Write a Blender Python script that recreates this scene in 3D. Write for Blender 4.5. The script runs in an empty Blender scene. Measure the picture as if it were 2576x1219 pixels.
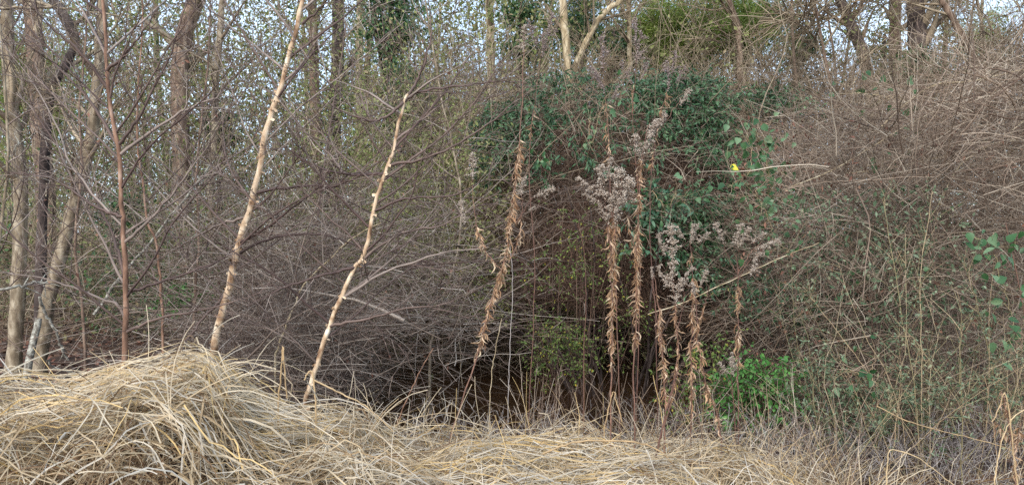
import bpy, math
import numpy as np

rng = np.random.default_rng(11)
sc = bpy.context.scene
C = bpy.context.collection

# ------------------------------------------------------------------ camera, sky, sun, exposure
F, CX, CY, EYE = 1874.0, 1288.0, 609.5, 1.6
cam_d = bpy.data.cameras.new('camera')
cam = bpy.data.objects.new('camera', cam_d)
C.objects.link(cam)
cam.location = (0, 0, EYE)
cam.rotation_euler = (math.radians(90), 0, 0)
cam_d.sensor_width = 36
cam_d.angle = 2 * math.atan(CX / F)
cam_d.clip_start = 0.05
cam_d.clip_end = 2000
sc.camera = cam

SUN_EL, SUN_ROT = math.radians(35), math.radians(200)
w = bpy.data.worlds.new('World')
sc.world = w
w.use_nodes = True
nt = w.node_tree
nt.nodes.clear()
sky = nt.nodes.new('ShaderNodeTexSky')
sky.sky_type = 'NISHITA'
sky.sun_disc = False
sky.sun_elevation = SUN_EL
sky.sun_rotation = SUN_ROT
sky.air_density = 1.0
sky.dust_density = 1.5
tc = nt.nodes.new('ShaderNodeTexCoord')
cl = nt.nodes.new('ShaderNodeTexNoise')
cl.inputs['Scale'].default_value = 2.2
cl.inputs['Detail'].default_value = 5
cr = nt.nodes.new('ShaderNodeMapRange')
cr.inputs['From Min'].default_value = 0.38
cr.inputs['From Max'].default_value = 0.62
cr.inputs['To Min'].default_value = 0.35
cr.inputs['To Max'].default_value = 0.85
mx = nt.nodes.new('ShaderNodeMix')
mx.data_type = 'RGBA'
mx.inputs['B'].default_value = (5.5, 6.9, 8.7, 1)
bg = nt.nodes.new('ShaderNodeBackground')
bg.inputs['Strength'].default_value = 0.12
wo = nt.nodes.new('ShaderNodeOutputWorld')
nt.links.new(tc.outputs['Generated'], cl.inputs['Vector'])
nt.links.new(cl.outputs['Fac'], cr.inputs['Value'])
nt.links.new(cr.outputs['Result'], mx.inputs['Factor'])
nt.links.new(sky.outputs['Color'], mx.inputs['A'])
nt.links.new(mx.outputs['Result'], bg.inputs['Color'])
nt.links.new(bg.outputs['Background'], wo.inputs['Surface'])

sd = bpy.data.lights.new('sun', 'SUN')
sd.energy = 1.5
sd.angle = math.radians(35)
sd.color = (1.0, 0.93, 0.84)
sun = bpy.data.objects.new('sun', sd)
C.objects.link(sun)
# light comes from behind the camera, a little to its left
sun.rotation_euler = (math.radians(90) - SUN_EL, 0, math.radians(-20))

sc.view_settings.view_transform = 'Standard'
sc.view_settings.look = 'None'
sc.view_settings.gamma = 1
sc.view_settings.exposure = 1.1
sc.render.engine = 'CYCLES'
sc.cycles.max_bounces = 5
sc.cycles.diffuse_bounces = 3
sc.cycles.glossy_bounces = 2
sc.cycles.transmission_bounces = 2
sc.cycles.use_denoising = False
sc.cycles.use_adaptive_sampling = False
sc.render.filter_size = 1.2


# ------------------------------------------------------------------ helpers
def P(u, v, Y):
    return np.array([(u - CX) / F * Y, Y, EYE - (v - CY) / F * Y])


def nrm(v):
    return v / np.maximum(np.linalg.norm(v, axis=-1, keepdims=True), 1e-9)


def sm(a, b, x):
    t = np.clip((x - a) / (b - a), 0, 1)
    return t * t * (3 - 2 * t)


def U(a, b, n):
    return rng.uniform(a, b, n)


def wander(S, D, L, K, wob=.1, grav=0., kink=0.):
    S = np.asarray(S, float)
    N = len(S)
    Q = np.empty((N, K, 3))
    Q[:, 0] = S
    d = nrm(np.asarray(D, float))
    st = (np.broadcast_to(L, (N,)) / (K - 1))[:, None]
    g = np.broadcast_to(grav, (N,))[:, None] * np.array([0, 0, -1.0])
    for k in range(1, K):
        d = nrm(d + rng.normal(0, wob, (N, 3)) + g)
        if kink:
            m = rng.random(N) < kink
            d[m] = nrm(d[m] + rng.normal(0, .7, (m.sum(), 3)))
        Q[:, k] = Q[:, k - 1] + d * st
    return Q


def taper(r0, r1, N, K):
    t = np.linspace(0, 1, K)[None]
    return np.broadcast_to(r0, (N,))[:, None] * (1 - t) + np.broadcast_to(r1, (N,))[:, None] * t


def shoots(Q, n, t0, t1, ang, L, K, wob=.1, grav=0., up=0., flat=0.):
    """n side shoots per strand of Q, leaving it at angle ang."""
    N, K0 = Q.shape[:2]
    idx = np.repeat(np.arange(N), n)
    t = U(t0, t1, len(idx)) * (K0 - 1)
    k = np.minimum(t.astype(int), K0 - 2)
    f = (t - k)[:, None]
    a, b = Q[idx, k], Q[idx, k + 1]
    S = a * (1 - f) + b * f
    T = nrm(b - a)
    side = rng.normal(size=(len(idx), 3))
    side[:, 1] *= (1 - flat)
    side = nrm(side - (side * T).sum(1, keepdims=True) * T)
    an = U(ang[0], ang[1], len(idx))[:, None]
    D = T * np.cos(an) + side * np.sin(an)
    D[:, 2] += up
    LL = U(L[0], L[1], len(idx)) * (1 - .5 * t / (K0 - 1))
    return wander(S, D, LL, K, wob, grav)


class Buf:
    def __init__(s):
        s.v, s.q, s.t, s.c, s.n = [], [], [], [], 0

    def add(s, V, quads=None, tris=None, tint=None):
        V = V.reshape(-1, 3)
        if quads is not None:
            s.q.append(quads.reshape(-1, 4) + s.n)
        if tris is not None:
            s.t.append(tris.reshape(-1, 3) + s.n)
        s.v.append(V)
        s.c.append(np.broadcast_to(tint, (len(V),)) if np.ndim(tint) == 0 else tint)
        s.n += len(V)
        return s

    def tubes(s, Q, R, sides=3, tint=None):
        Q = np.asarray(Q, float)
        N, K = Q.shape[:2]
        if N == 0:
            return s
        T = nrm(np.gradient(Q, axis=1))
        A = nrm(np.cross(Q[:, -1] - Q[:, 0], rng.normal(size=(N, 3))))[:, None]
        Uv = nrm(np.cross(T, np.broadcast_to(A, T.shape)))
        V = np.cross(T, Uv)
        a = np.arange(sides) * 2 * math.pi / sides
        R = np.asarray(R)
        ring = Q[:, :, None] + R[:, :, None, None] * (Uv[:, :, None] * np.cos(a)[:, None] + V[:, :, None] * np.sin(a)[:, None])
        base = (np.arange(N) * K * sides)[:, None, None] + (np.arange(K - 1) * sides)[None, :, None]
        j = np.arange(sides)
        j2 = (j + 1) % sides
        q = np.stack([base + j, base + j2, base + sides + j2, base + sides + j], -1)
        if tint is None:
            tint = rng.random(N)
        s.add(ring, q, tint=np.repeat(np.broadcast_to(tint, (N,)), K * sides))
        return s

    def ribbons(s, Q, W, tint=None, fold=.25, face=None):
        """grass-like blades: three vertices across, folded along the midrib"""
        Q = np.asarray(Q, float)
        N, K = Q.shape[:2]
        T = nrm(np.gradient(Q, axis=1))
        A = rng.normal(size=(N, 1, 3)) if face is None else face[:, None]
        B = nrm(np.cross(T, np.broadcast_to(A, T.shape)))
        Nn = np.cross(B, T)
        W = np.asarray(W)[:, :, None]
        V = np.stack([Q - B * W, Q - Nn * W * fold * 2, Q + B * W], 2)
        base = (np.arange(N) * K * 3)[:, None, None] + (np.arange(K - 1) * 3)[None, :, None]
        j = np.arange(2)
        q = np.stack([base + j, base + j + 1, base + 4 + j, base + 3 + j], -1)
        if tint is None:
            tint = rng.random(N)
        s.add(V, q, tint=np.repeat(tint, K * 3))
        return s

    def leaves(s, X, D, L, W, tint=None, fold=.3):
        N = len(X)
        D = nrm(D)
        A = rng.normal(size=(N, 3))
        A[:, 2] += 1.2
        A[:, 1] -= .6
        B = nrm(np.cross(D, A))
        Nn = np.cross(B, D)
        L = np.broadcast_to(L, (N,))[:, None]
        W = np.broadcast_to(W, (N,))[:, None]
        m = X + D * L * .42 - Nn * W * fold
        V = np.stack([X, X + D * L * .42 + B * W * .5, X + D * L - Nn * L * .12, X + D * L * .42 - B * W * .5, m], 1)
        b = np.arange(N)[:, None] * 5
        q = np.concatenate([b + np.array([[0, 1, 2, 4]]), b + np.array([[0, 4, 2, 3]])])
        if tint is None:
            tint = rng.random(N)
        s.add(V, q, tint=np.repeat(tint, 5))
        return s

    def blobs(s, X, r, tint=None):
        N = len(X)
        o = np.array([[1, 0, 0], [-1, 0, 0], [0, 1, 0], [0, -1, 0], [0, 0, 1], [0, 0, -1]], float)
        V = X[:, None] + o[None] * np.broadcast_to(r, (N,))[:, None, None] * U(.5, 1.3, (N, 6, 1)) + rng.normal(0, .15, (N, 6, 3)) * np.broadcast_to(r, (N,))[:, None, None]
        f = np.array([[0, 2, 4], [2, 1, 4], [1, 3, 4], [3, 0, 4], [2, 0, 5], [1, 2, 5], [3, 1, 5], [0, 3, 5]])
        if tint is None:
            tint = rng.random(N)
        s.add(V, tris=(np.arange(N)[:, None, None] * 6 + f[None]), tint=np.repeat(tint, 6))
        return s

    def mesh(s, name, mat, origin=None):
        V = np.concatenate(s.v)
        if origin is not None:
            V = V - np.asarray(origin)
        q = np.concatenate(s.q) if s.q else np.zeros((0, 4), int)
        t = np.concatenate(s.t) if s.t else np.zeros((0, 3), int)
        me = bpy.data.meshes.new(name)
        me.vertices.add(len(V))
        me.vertices.foreach_set('co', V.astype(np.float32).ravel())
        me.loops.add(q.size + t.size)
        me.loops.foreach_set('vertex_index', np.concatenate([q.ravel(), t.ravel()]).astype(np.int32))
        me.polygons.add(len(q) + len(t))
        st = np.concatenate([np.arange(len(q)) * 4, q.size + np.arange(len(t)) * 3]).astype(np.int32)
        me.polygons.foreach_set('loop_start', st)
        me.polygons.foreach_set('use_smooth', np.ones(len(q) + len(t), bool))
        a = me.attributes.new('tint', 'FLOAT', 'POINT')
        a.data.foreach_set('value', np.concatenate(s.c).astype(np.float32))
        me.update(calc_edges=True)
        me.materials.append(mat)
        return me

    def build(s, name, mat, parent=None):
        o = bpy.data.objects.new(name, s.mesh(name, mat, parent.location if parent else None))
        C.objects.link(o)
        if parent:
            o.parent = parent
        return o


def tag(o, label, cat, group=None, kind=None):
    o['label'] = label
    o['category'] = cat
    if group:
        o['group'] = group
    if kind:
        o['kind'] = kind
    return o


def thing(name, label, cat, loc, group=None):
    o = bpy.data.objects.new(name, None)
    o.empty_display_size = .1
    C.objects.link(o)
    o.location = [float(a) for a in loc]
    return tag(o, label, cat, group)


def stuff(o, label=None, cat=None):
    o['kind'] = 'stuff'
    if label:
        o['label'] = label
        o['category'] = cat
    return o


def curve(pts, n=24, wob=0.):
    """smooth resample of a 3-D polyline (Catmull-Rom)"""
    p = np.asarray(pts, float)
    p = np.vstack([2 * p[0] - p[1], p, 2 * p[-1] - p[-2]])
    m = len(p) - 3
    t = np.linspace(0, m - 1e-6, n)
    k = t.astype(int)
    f = (t - k)[:, None]
    a, b, c, d = p[k], p[k + 1], p[k + 2], p[k + 3]
    q = .5 * (2 * b + (c - a) * f + (2 * a - 5 * b + 4 * c - d) * f ** 2 + (3 * b - a - 3 * c + d) * f ** 3)
    if wob:
        q[1:-1] += rng.normal(0, wob, (n - 2, 3))
    return q


def material(name, ramp, rough=.8, nscale=14., namt=.45, trans=0., src='attr', stretch=(1, 1, 1), spec=.3, bump=0.):
    m = bpy.data.materials.new(name)
    m.use_nodes = True
    n = m.node_tree
    n.nodes.clear()
    lk = n.links.new
    out = n.nodes.new('ShaderNodeOutputMaterial')
    pb = n.nodes.new('ShaderNodeBsdfPrincipled')
    pb.inputs['Roughness'].default_value = rough
    pb.inputs['Specular IOR Level'].default_value = spec
    rp = n.nodes.new('ShaderNodeValToRGB')
    els = rp.color_ramp.elements
    while len(els) < len(ramp):
        els.new(.5)
    for e, (p_, c_) in zip(els, ramp):
        e.position = p_
        e.color = (*c_, 1)
    if src == 'attr':
        at = n.nodes.new('ShaderNodeAttribute')
        at.attribute_name = 'tint'
        lk(at.outputs['Fac'], rp.inputs['Fac'])
    elif src == 'object':
        at = n.nodes.new('ShaderNodeObjectInfo')
        lk(at.outputs['Random'], rp.inputs['Fac'])
    t = n.nodes.new('ShaderNodeTexCoord')
    mp = n.nodes.new('ShaderNodeMapping')
    mp.inputs['Scale'].default_value = stretch
    nz = n.nodes.new('ShaderNodeTexNoise')
    nz.inputs['Scale'].default_value = nscale
    nz.inputs['Detail'].default_value = 4
    lk(t.outputs['Object'], mp.inputs['Vector'])
    lk(mp.outputs['Vector'], nz.inputs['Vector'])
    if src == 'noise':
        mr0 = n.nodes.new('ShaderNodeMapRange')
        mr0.inputs['From Min'].default_value = .3
        mr0.inputs['From Max'].default_value = .7
        lk(nz.outputs['Fac'], mr0.inputs['Value'])
        lk(mr0.outputs['Result'], rp.inputs['Fac'])
    mr = n.nodes.new('ShaderNodeMapRange')
    mr.inputs['From Min'].default_value = .3
    mr.inputs['From Max'].default_value = .7
    mr.inputs['To Min'].default_value = 1 - namt
    mr.inputs['To Max'].default_value = 1 + namt * .6
    lk(nz.outputs['Fac'], mr.inputs['Value'])
    ml = n.nodes.new('ShaderNodeMix')
    ml.data_type = 'RGBA'
    ml.blend_type = 'MULTIPLY'
    ml.inputs['Factor'].default_value = 1
    lk(rp.outputs['Color'], ml.inputs['A'])
    lk(mr.outputs['Result'], ml.inputs['B'])
    lk(ml.outputs['Result'], pb.inputs['Base Color'])
    if bump:
        bp = n.nodes.new('ShaderNodeBump')
        bp.inputs['Strength'].default_value = bump
        bp.inputs['Distance'].default_value = .01
        lk(nz.outputs['Fac'], bp.inputs['Height'])
        lk(bp.outputs['Normal'], pb.inputs['Normal'])
    sh = pb.outputs['BSDF']
    if trans:
        tr = n.nodes.new('ShaderNodeBsdfTranslucent')
        lk(ml.outputs['Result'], tr.inputs['Color'])
        ms = n.nodes.new('ShaderNodeMixShader')
        ms.inputs['Fac'].default_value = trans
        lk(sh, ms.inputs[1])
        lk(tr.outputs['BSDF'], ms.inputs[2])
        sh = ms.outputs['Shader']
    lk(sh, out.inputs['Surface'])
    return m


M = {}
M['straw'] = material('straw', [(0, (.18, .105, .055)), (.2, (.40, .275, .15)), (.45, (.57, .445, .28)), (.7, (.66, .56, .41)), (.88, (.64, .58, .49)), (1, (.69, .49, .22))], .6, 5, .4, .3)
M['straw_stalk'] = material('straw_stalk', [(0, (.40, .27, .14)), (1, (.60, .45, .26))], .6, 20, .35)
M['twig_purple'] = material('twig_purple', [(0, (.08, .051, .042)), (.4, (.19, .135, .105)), (.75, (.31, .24, .19)), (1, (.54, .47, .40))], .75, 1.2, .45)
M['twig_tan'] = material('twig_tan', [(0, (.095, .06, .042)), (.35, (.215, .148, .105)), (.75, (.345, .26, .19)), (1, (.56, .47, .36))], .75, .9, .5)
M['twig_far'] = material('twig_far', [(0, (.12, .085, .055)), (.5, (.28, .21, .14)), (1, (.46, .375, .26))], .8, 1.0, .4)
M['twig_dead'] = material('twig_dead', [(0, (.06, .035, .026)), (.6, (.15, .088, .062)), (1, (.26, .17, .12))], .85, 1.4, .4)
M['branch_dark'] = material('branch_dark', [(0, (.08, .048, .042)), (.6, (.16, .11, .09)), (1, (.32, .26, .22))], .6, 6, .35)
M['bark_red'] = material('bark_red', [(0, (.16, .085, .055)), (.6, (.27, .15, .095)), (1, (.34, .23, .17))], .7, 22, .4, src='noise', stretch=(1, 1, .35), bump=.4)
M['bark_pale'] = material('bark_pale', [(0, (.14, .075, .042)), (.22, (.38, .22, .12)), (.5, (.58, .41, .26)), (.8, (.66, .52, .37)), (1, (.76, .66, .52))], .7, 13, .45, src='noise', stretch=(1, 1, .7), bump=.7)
M['bark_grey'] = material('bark_grey', [(0, (.15, .11, .07)), (.5, (.27, .21, .14)), (1, (.40, .34, .25))], .85, 16, .35, src='noise', stretch=(1, 1, .4), bump=.8)
M['bark_brown'] = material('bark_brown', [(0, (.11, .07, .05)), (.5, (.21, .14, .10)), (1, (.33, .24, .175))], .9, 14, .4, src='noise', stretch=(1, 1, .25), bump=1.)
M['bark_dark'] = material('bark_dark', [(0, (.045, .032, .028)), (1, (.12, .09, .08))], .9, 14, .4, src='noise', stretch=(1, 1, .25), bump=1.)
M['bark_tan'] = material('bark_tan', [(0, (.30, .21, .11)), (.5, (.46, .36, .22)), (1, (.56, .48, .34))], .8, 14, .35, src='noise', stretch=(1, 1, .4), bump=.5)
M['lichen'] = material('lichen', [(0, (.15, .125, .095)), (.45, (.28, .26, .215)), (1, (.47, .46, .39))], .9, 28, .3, src='noise', bump=.6)
M['leaf_ever'] = material('leaf_ever', [(0, (.022, .058, .024)), (.45, (.058, .135, .055)), (.8, (.115, .215, .10)), (.97, (.21, .30, .15)), (1, (.40, .34, .08))], .42, 20, .3, .2, spec=.4)
M['leaf_ever_o'] = material('leaf_ever_o', [(0, (.03, .08, .04)), (.5, (.065, .15, .08)), (1, (.14, .25, .15))], .42, 20, .3, .2, src='object', spec=.4)
M['leaf_lime'] = material('leaf_lime', [(0, (.07, .13, .03)), (.6, (.17, .25, .06)), (.93, (.26, .32, .07)), (1, (.60, .45, .05))], .55, 20, .3, .3)
M['leaf_bright'] = material('leaf_bright', [(0, (.05, .16, .03)), (.6, (.10, .28, .06)), (1, (.17, .36, .09))], .5, 20, .3, .3)
M['leaf_bright_o'] = material('leaf_bright_o', [(0, (.05, .17, .03)), (.6, (.10, .29, .06)), (1, (.18, .38, .10))], .5, 20, .3, .3, src='object')
M['leaf_vine'] = material('leaf_vine', [(0, (.03, .09, .03)), (.4, (.06, .15, .05)), (.7, (.10, .20, .09)), (1, (.18, .28, .14))], .42, 20, .3, .25, src='object', spec=.4)
M['leaf_yellow'] = material('leaf_yellow', [(0, (.75, .68, .06)), (1, (.82, .75, .10))], .5, 20, .2, .3)
M['leaf_grey'] = material('leaf_grey', [(0, (.06, .10, .045)), (.5, (.14, .20, .11)), (.85, (.24, .30, .19)), (1, (.34, .34, .20))], .6, 20, .3, .25)
M['leaf_olive'] = material('leaf_olive', [(0, (.13, .17, .04)), (.45, (.27, .31, .10)), (.75, (.38, .38, .16)), (1, (.46, .36, .21))], .7, 1.2, .4, .4)
M['leaf_green_far'] = material('leaf_green_far', [(0, (.035, .085, .04)), (.5, (.08, .165, .07)), (1, (.15, .25, .09))], .55, 2, .4, .3)
M['needle'] = material('needle', [(0, (.11, .17, .035)), (.5, (.24, .32, .075)), (1, (.38, .44, .11))], .6, 3, .4, .35)
M['litter'] = material('litter', [(0, (.06, .028, .02)), (.5, (.17, .075, .05)), (.85, (.26, .13, .085)), (1, (.36, .24, .16))], .8, 20, .3)
M['rod_leaf'] = material('rod_leaf', [(0, (.16, .08, .045)), (.2, (.33, .18, .095)), (.5, (.50, .32, .18)), (.8, (.58, .40, .27)), (1, (.68, .54, .37))], .6, 30, .4, .25, src='object')
M['rod_stem'] = material('rod_stem', [(0, (.12, .06, .045)), (1, (.24, .13, .09))], .7, 30, .4)
M['plume'] = material('plume', [(0, (.36, .27, .21)), (.5, (.56, .46, .37)), (1, (.76, .67, .56))], .9, 60, .25, .25)
M['plume_far'] = material('plume_far', [(0, (.26, .19, .17)), (.5, (.40, .31, .28)), (1, (.54, .45, .41))], .9, 60, .25, .2)
M['weed_stem'] = material('weed_stem', [(0, (.16, .13, .06)), (.4, (.33, .28, .15)), (.75, (.42, .29, .17)), (1, (.55, .45, .28))], .7, 20, .3)
M['weed_grey'] = material('weed_grey', [(0, (.13, .10, .095)), (.5, (.28, .24, .22)), (1, (.50, .45, .41))], .8, 20, .3)
M['soil'] = material('soil', [(0, (.03, .018, .012)), (.5, (.07, .038, .024)), (1, (.14, .075, .045))], .95, 3.5, .5, src='noise', bump=1.)


def water_material():
    m = bpy.data.materials.new('creek_water')
    m.use_nodes = True
    n = m.node_tree
    pb = n.nodes['Principled BSDF']
    pb.inputs['Base Color'].default_value = (.045, .022, .01, 1)
    pb.inputs['Roughness'].default_value = .16
    pb.inputs['IOR'].default_value = 1.33
    pb.inputs['Specular IOR Level'].default_value = .22
    nz = n.nodes.new('ShaderNodeTexNoise')
    nz.inputs['Scale'].default_value = 9
    bp = n.nodes.new('ShaderNodeBump')
    bp.inputs['Strength'].default_value = .12
    bp.inputs['Distance'].default_value = .02
    n.links.new(nz.outputs['Fac'], bp.inputs['Height'])
    n.links.new(bp.outputs['Normal'], pb.inputs['Normal'])
    return m


M['water'] = water_material()

# ------------------------------------------------------------------ ground
ENV_X = np.array([-2.89, -2.55, -2.30, -2.15, -1.95, -1.77, -1.63, -1.5, -1.32, -1.09, -.87, -.65, -.42, -.085, .25, .59, .92, 1.26, 1.48, 1.82, 2.4, 2.89])
ENV_Z = np.array([.78, .70, .70, .76, .87, .91, .85, .54, .46, .50, .48, .42, .37, .41, .36, .37, .37, .35, .28, .16, .08, .06])


def env(x, y):
    """top of the matted grass pile on the near bank"""
    z = np.interp(x * 4.2 / np.maximum(y * .5 + 2.1, 2.5), ENV_X, ENV_Z)
    front = sm(2.0, 3.3, y)
    back = 1 - sm(4.25, 5.2, y)
    low = .30 + .10 * np.sin(x * 3.1) * np.sin(y * 2.3)
    return (low * (1 - front) + z * front) * back + (.03 * np.sin(x * 9 + y * 4) + .035 * np.sin(x * 5.3 - y * 6.1 + 1) + .03 * np.sin(x * 13.7 + y * 9.3)) * back


def gh(x, y):
    x = np.asarray(x, float)
    y = np.asarray(y, float)
    d = sm(5.0, 7.4, y) * (1 - sm(12.2, 13.8, y)) * sm(-3.4, -1.7, x + .06 * (y - 9)) * (1 - .6 * sm(2.2, 4.5, x))
    z = .03 - .52 * d
    z = z + .6 * sm(12.4, 14.2, y) * (1 - sm(17, 21, y)) * sm(-2.6, -.8, x)  # berm added behind the creek to block sky reflections in the water
    z = z + .05 * np.sin(x * 1.7 + .5) * np.sin(y * 1.3) * sm(5, 8, y) + .5 * sm(16, 40, y) + 2.6 * sm(45, 110, y)
    return np.maximum(z, np.where(y < 5.3, env(x, y) - .34, -9))


def grid(name, xs, ys, f, mat, kind='structure'):
    X, Y = np.meshgrid(xs, ys)
    V = np.stack([X, Y, f(X, Y)], -1)
    nx, ny = len(xs), len(ys)
    i = (np.arange(ny - 1)[:, None] * nx + np.arange(nx - 1)[None])
    q = np.stack([i, i + 1, i + nx + 1, i + nx], -1)
    b = Buf()
    b.add(V, q, tint=rng.random(nx * ny))
    o = b.build(name, mat)
    o['kind'] = kind
    return o


xs = np.concatenate([np.linspace(-420, -14, 22), np.linspace(-13.6, 13.6, 130), np.linspace(14, 420, 22)])
ys = np.concatenate([np.linspace(-160, -2, 14), np.linspace(-1.5, 18, 120), np.linspace(19, 60, 28), np.linspace(65, 700, 24)])
g = grid('ground', xs, ys, gh, M['soil'])
g['label'] = 'dark brown soil floor of the thicket sloping down to the creek'
wt = grid('water', np.linspace(-2.6, 2.6, 10), np.linspace(7.2, 13.6, 16), lambda x, y: np.full_like(x, -.31), M['water'])
wt['label'] = 'brown still creek water in the dark gap under the evergreen mound'

# leaf litter
n = 9000
x = np.concatenate([U(-11, -.5, 6500), U(-.5, 9, 2500)])
y = np.concatenate([U(5.4, 17, 6500), U(5.4, 15, 2500)])
z = gh(x, y) + U(.0, .04, n)
D = rng.normal(size=(n, 3)) * [1, 1, .35]
b = Buf().leaves(np.stack([x, y, z], 1), D, U(.05, .12, n), U(.03, .07, n))
stuff(b.build('leaf_litter', M['litter']), 'fallen red brown leaves covering the woodland floor', 'leaf litter')

# ------------------------------------------------------------------ far woods
n = 60000
y = U(24, 46, n)
x = U(-.75, .75, n) * y
z = np.abs(rng.normal(0, 1, n)) * 4.2 + U(0, 1.5, n)
clump = np.sin(x * .9 + 1.3 * np.sin(z * .7)) + np.sin(x * .37 + 2) + rng.normal(0, .6, n)
k = clump > -.1 + .06 * z
X = np.stack([x, y, z + .4], 1)[k]
b = Buf().leaves(X, rng.normal(size=X.shape), U(.10, .24, len(X)), U(.05, .12, len(X)), tint=np.clip(.5 + .25 * clump[k] * .6 + rng.normal(0, .2, len(X)), 0, 1))
stuff(b.build('far_woods', M['leaf_olive']), 'hazy olive mass of far woodland undergrowth closing the view', 'woods')
n = 5200
y = U(22, 44, n)
x = U(-.75, .75, n) * y
S = np.stack([x, y, U(0, 4.5, n)], 1)
Dn = rng.normal(size=(n, 3)) * [.6, .6, .3] + [0, 0, .8]
b = Buf().tubes(wander(S, Dn, U(1.2, 3.2, n), 5, .16), taper(U(.010, .02, n), .004, n, 5))
stuff(b.build('far_brush', M['twig_far']), 'pale brown upright brush between the far trunks', 'brush')


# trees in the woods: prototypes with their own trunk and crown, then copies
def tree_meshes(h, r, mat_t, spread):
    S = np.zeros((1, 3))
    tr = wander(S, [[0, 0, 1.]], h, 14, .045, -.02)
    R = taper(r, r * .25, 1, 14)
    R[0, 0] *= 1.35
    tm = Buf().tubes(tr, R, 8).mesh('trunk', mat_t)
    b = Buf()
    l1 = shoots(tr, 20, .10, .97, (.6, 1.1), (spread * .6, spread * 1.3), 7, .10, -.03)
    b.tubes(l1, taper(r * .26, .008, len(l1), 7), 4)
    l2 = shoots(l1, 6, .15, .98, (.4, .9), (spread * .35, spread * .75), 6, .12, .01)
    b.tubes(l2, taper(.011, .005, len(l2), 6), 3)
    l3 = shoots(l2, 5, .1, 1., (.4, 1.), (.3, .9), 5, .15, .02)
    b.tubes(l3, taper(.006, .003, len(l3), 5), 3)
    return tm, b.mesh('crown', M['twig_far'])


protos = [tree_meshes(13, .13, M['bark_brown'], 1.7), tree_meshes(11, .085, M['bark_tan'], 1.5), tree_meshes(14, .17, M['bark_brown'], 2.0),
          tree_meshes(9, .05, M['bark_grey'], 1.3), tree_meshes(7, .03, M['bark_brown'], 1.1)]


def put_tree(i, x, y, rz, s, label, group):
    t = thing('bare_tree', label, 'tree', (x, y, float(gh(x, y)) - .05), group)
    t.rotation_euler = (rng.normal(0, .04), rng.normal(0, .05), rz)
    t.scale = (s, s, s)
    for nm, me in zip(('trunk', 'crown'), protos[i]):
        o = bpy.data.objects.new(nm, me)
        C.objects.link(o)
        o.parent = t


BARE = ['bare brown tree standing among others in the background woods',
        'bare tan barked tree standing among others in the background woods',
        'tall thick brown bare tree standing among others in the background woods',
        'slender grey bare tree standing among others in the background woods',
        'thin bare understorey sapling standing among others in the background woods']
for k in range(38):
    y = 12.5 + 27 * rng.random() ** 1.1
    x = U(-.72, .72, 1)[0] * y
    if k % 3 and x > .1 * y:
        x = -abs(x) * U(.3, 1, 1)[0]
    i = int(rng.choice(5, p=[.16, .2, .08, .26, .30]))
    put_tree(i, x, y, U(0, 6.28, 1)[0], U(.8, 1.15, 1)[0], BARE[i], ['bare brown trees in the background woods', 'bare tan trees in the background woods', 'thick bare trees in the background woods', 'grey bare trees in the background woods', 'thin saplings in the background woods'][i])


for (u_, Y_, i_, s_, lb) in [(2480, 15, 3, 1.1, 'grey twiggy tree spreading fine branches at the top right'), (2420, 12, 4, 1.2, 'thin bushy sapling behind the right end of the bramble mound'),
                          (2570, 13.5, 3, 1., 'grey bare tree cut by the right edge of the picture'), (2060, 16, 3, 1., 'grey bare tree in the pale sky gap above the brambles'),
                          (2140, 13, 4, 1.2, 'thin bushy sapling left of the dark bending tree'), (1960, 14, 4, 1.2, 'thin bushy sapling right of the bright pine'), (2380, 17, 1, 1., 'tan bare tree behind the black trunk'),
                          (2200, 11.8, 4, 1.3, 'low bushy sapling before the dark bending tree'), (2540, 11.5, 4, 1.3, 'low bushy sapling at the right edge above the brambles'), (2050, 12.5, 4, 1.3, 'low bushy sapling at the left end of the bramble crest')]:
    put_tree(i_, (u_ - CX) / F * Y_, Y_, U(0, 6.28, 1)[0], s_, lb, None)


# particular trunks of the photograph
def trunk_tree(name, label, pts, Y, r0, r1, mat, limbs=8, lean=0., spread=1.3, cmat='twig_far', tmin=.35, dy=0.):
    q = [P(u, v, Y + dy * i / (len(pts) - 1)) for i, (u, v) in enumerate(pts)]
    d = q[-1] - q[-2]
    q.append(q[-1] + nrm(d) * 1.5 + np.array([0, 0, .6]))
    q.append(q[-1] + nrm(d) * 1.5 + np.array([0, 0, .8]))
    c = curve(q, 30, .006)
    zb = float(gh(c[0, 0], c[0, 1]))
    c[0, 2] = min(c[0, 2], zb - .05)
    t = thing(name, label, 'tree', (c[0, 0], c[0, 1], zb))
    R = taper(r0, r1, 1, 30) * (1 + rng.normal(0, .03, (1, 30)))
    R[0, :2] *= [1.35, 1.12]
    Buf().tubes(c[None], R, 10).build('trunk', M[mat], t)
    if limbs:
        b = Buf()
        l1 = shoots(c[None], limbs, tmin, .98, (.5, 1.0), (spread * .6, spread * 1.3), 8, .10, -.03)
        b.tubes(l1, taper(r1 * .7, .006, len(l1), 8), 4)
        l2 = shoots(l1, 7, .15, .98, (.4, .9), (spread * .3, spread * .7), 6, .12, .01)
        b.tubes(l2, taper(.007, .003, len(l2), 6), 3)
        l3 = shoots(l2, 7, .1, 1., (.4, 1.), (.2, .6), 4, .15, .02)
        b.tubes(l3, taper(.004, .0018, len(l3), 4), 3)
        b.build('crown', M[cmat], t)
    return t


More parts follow.
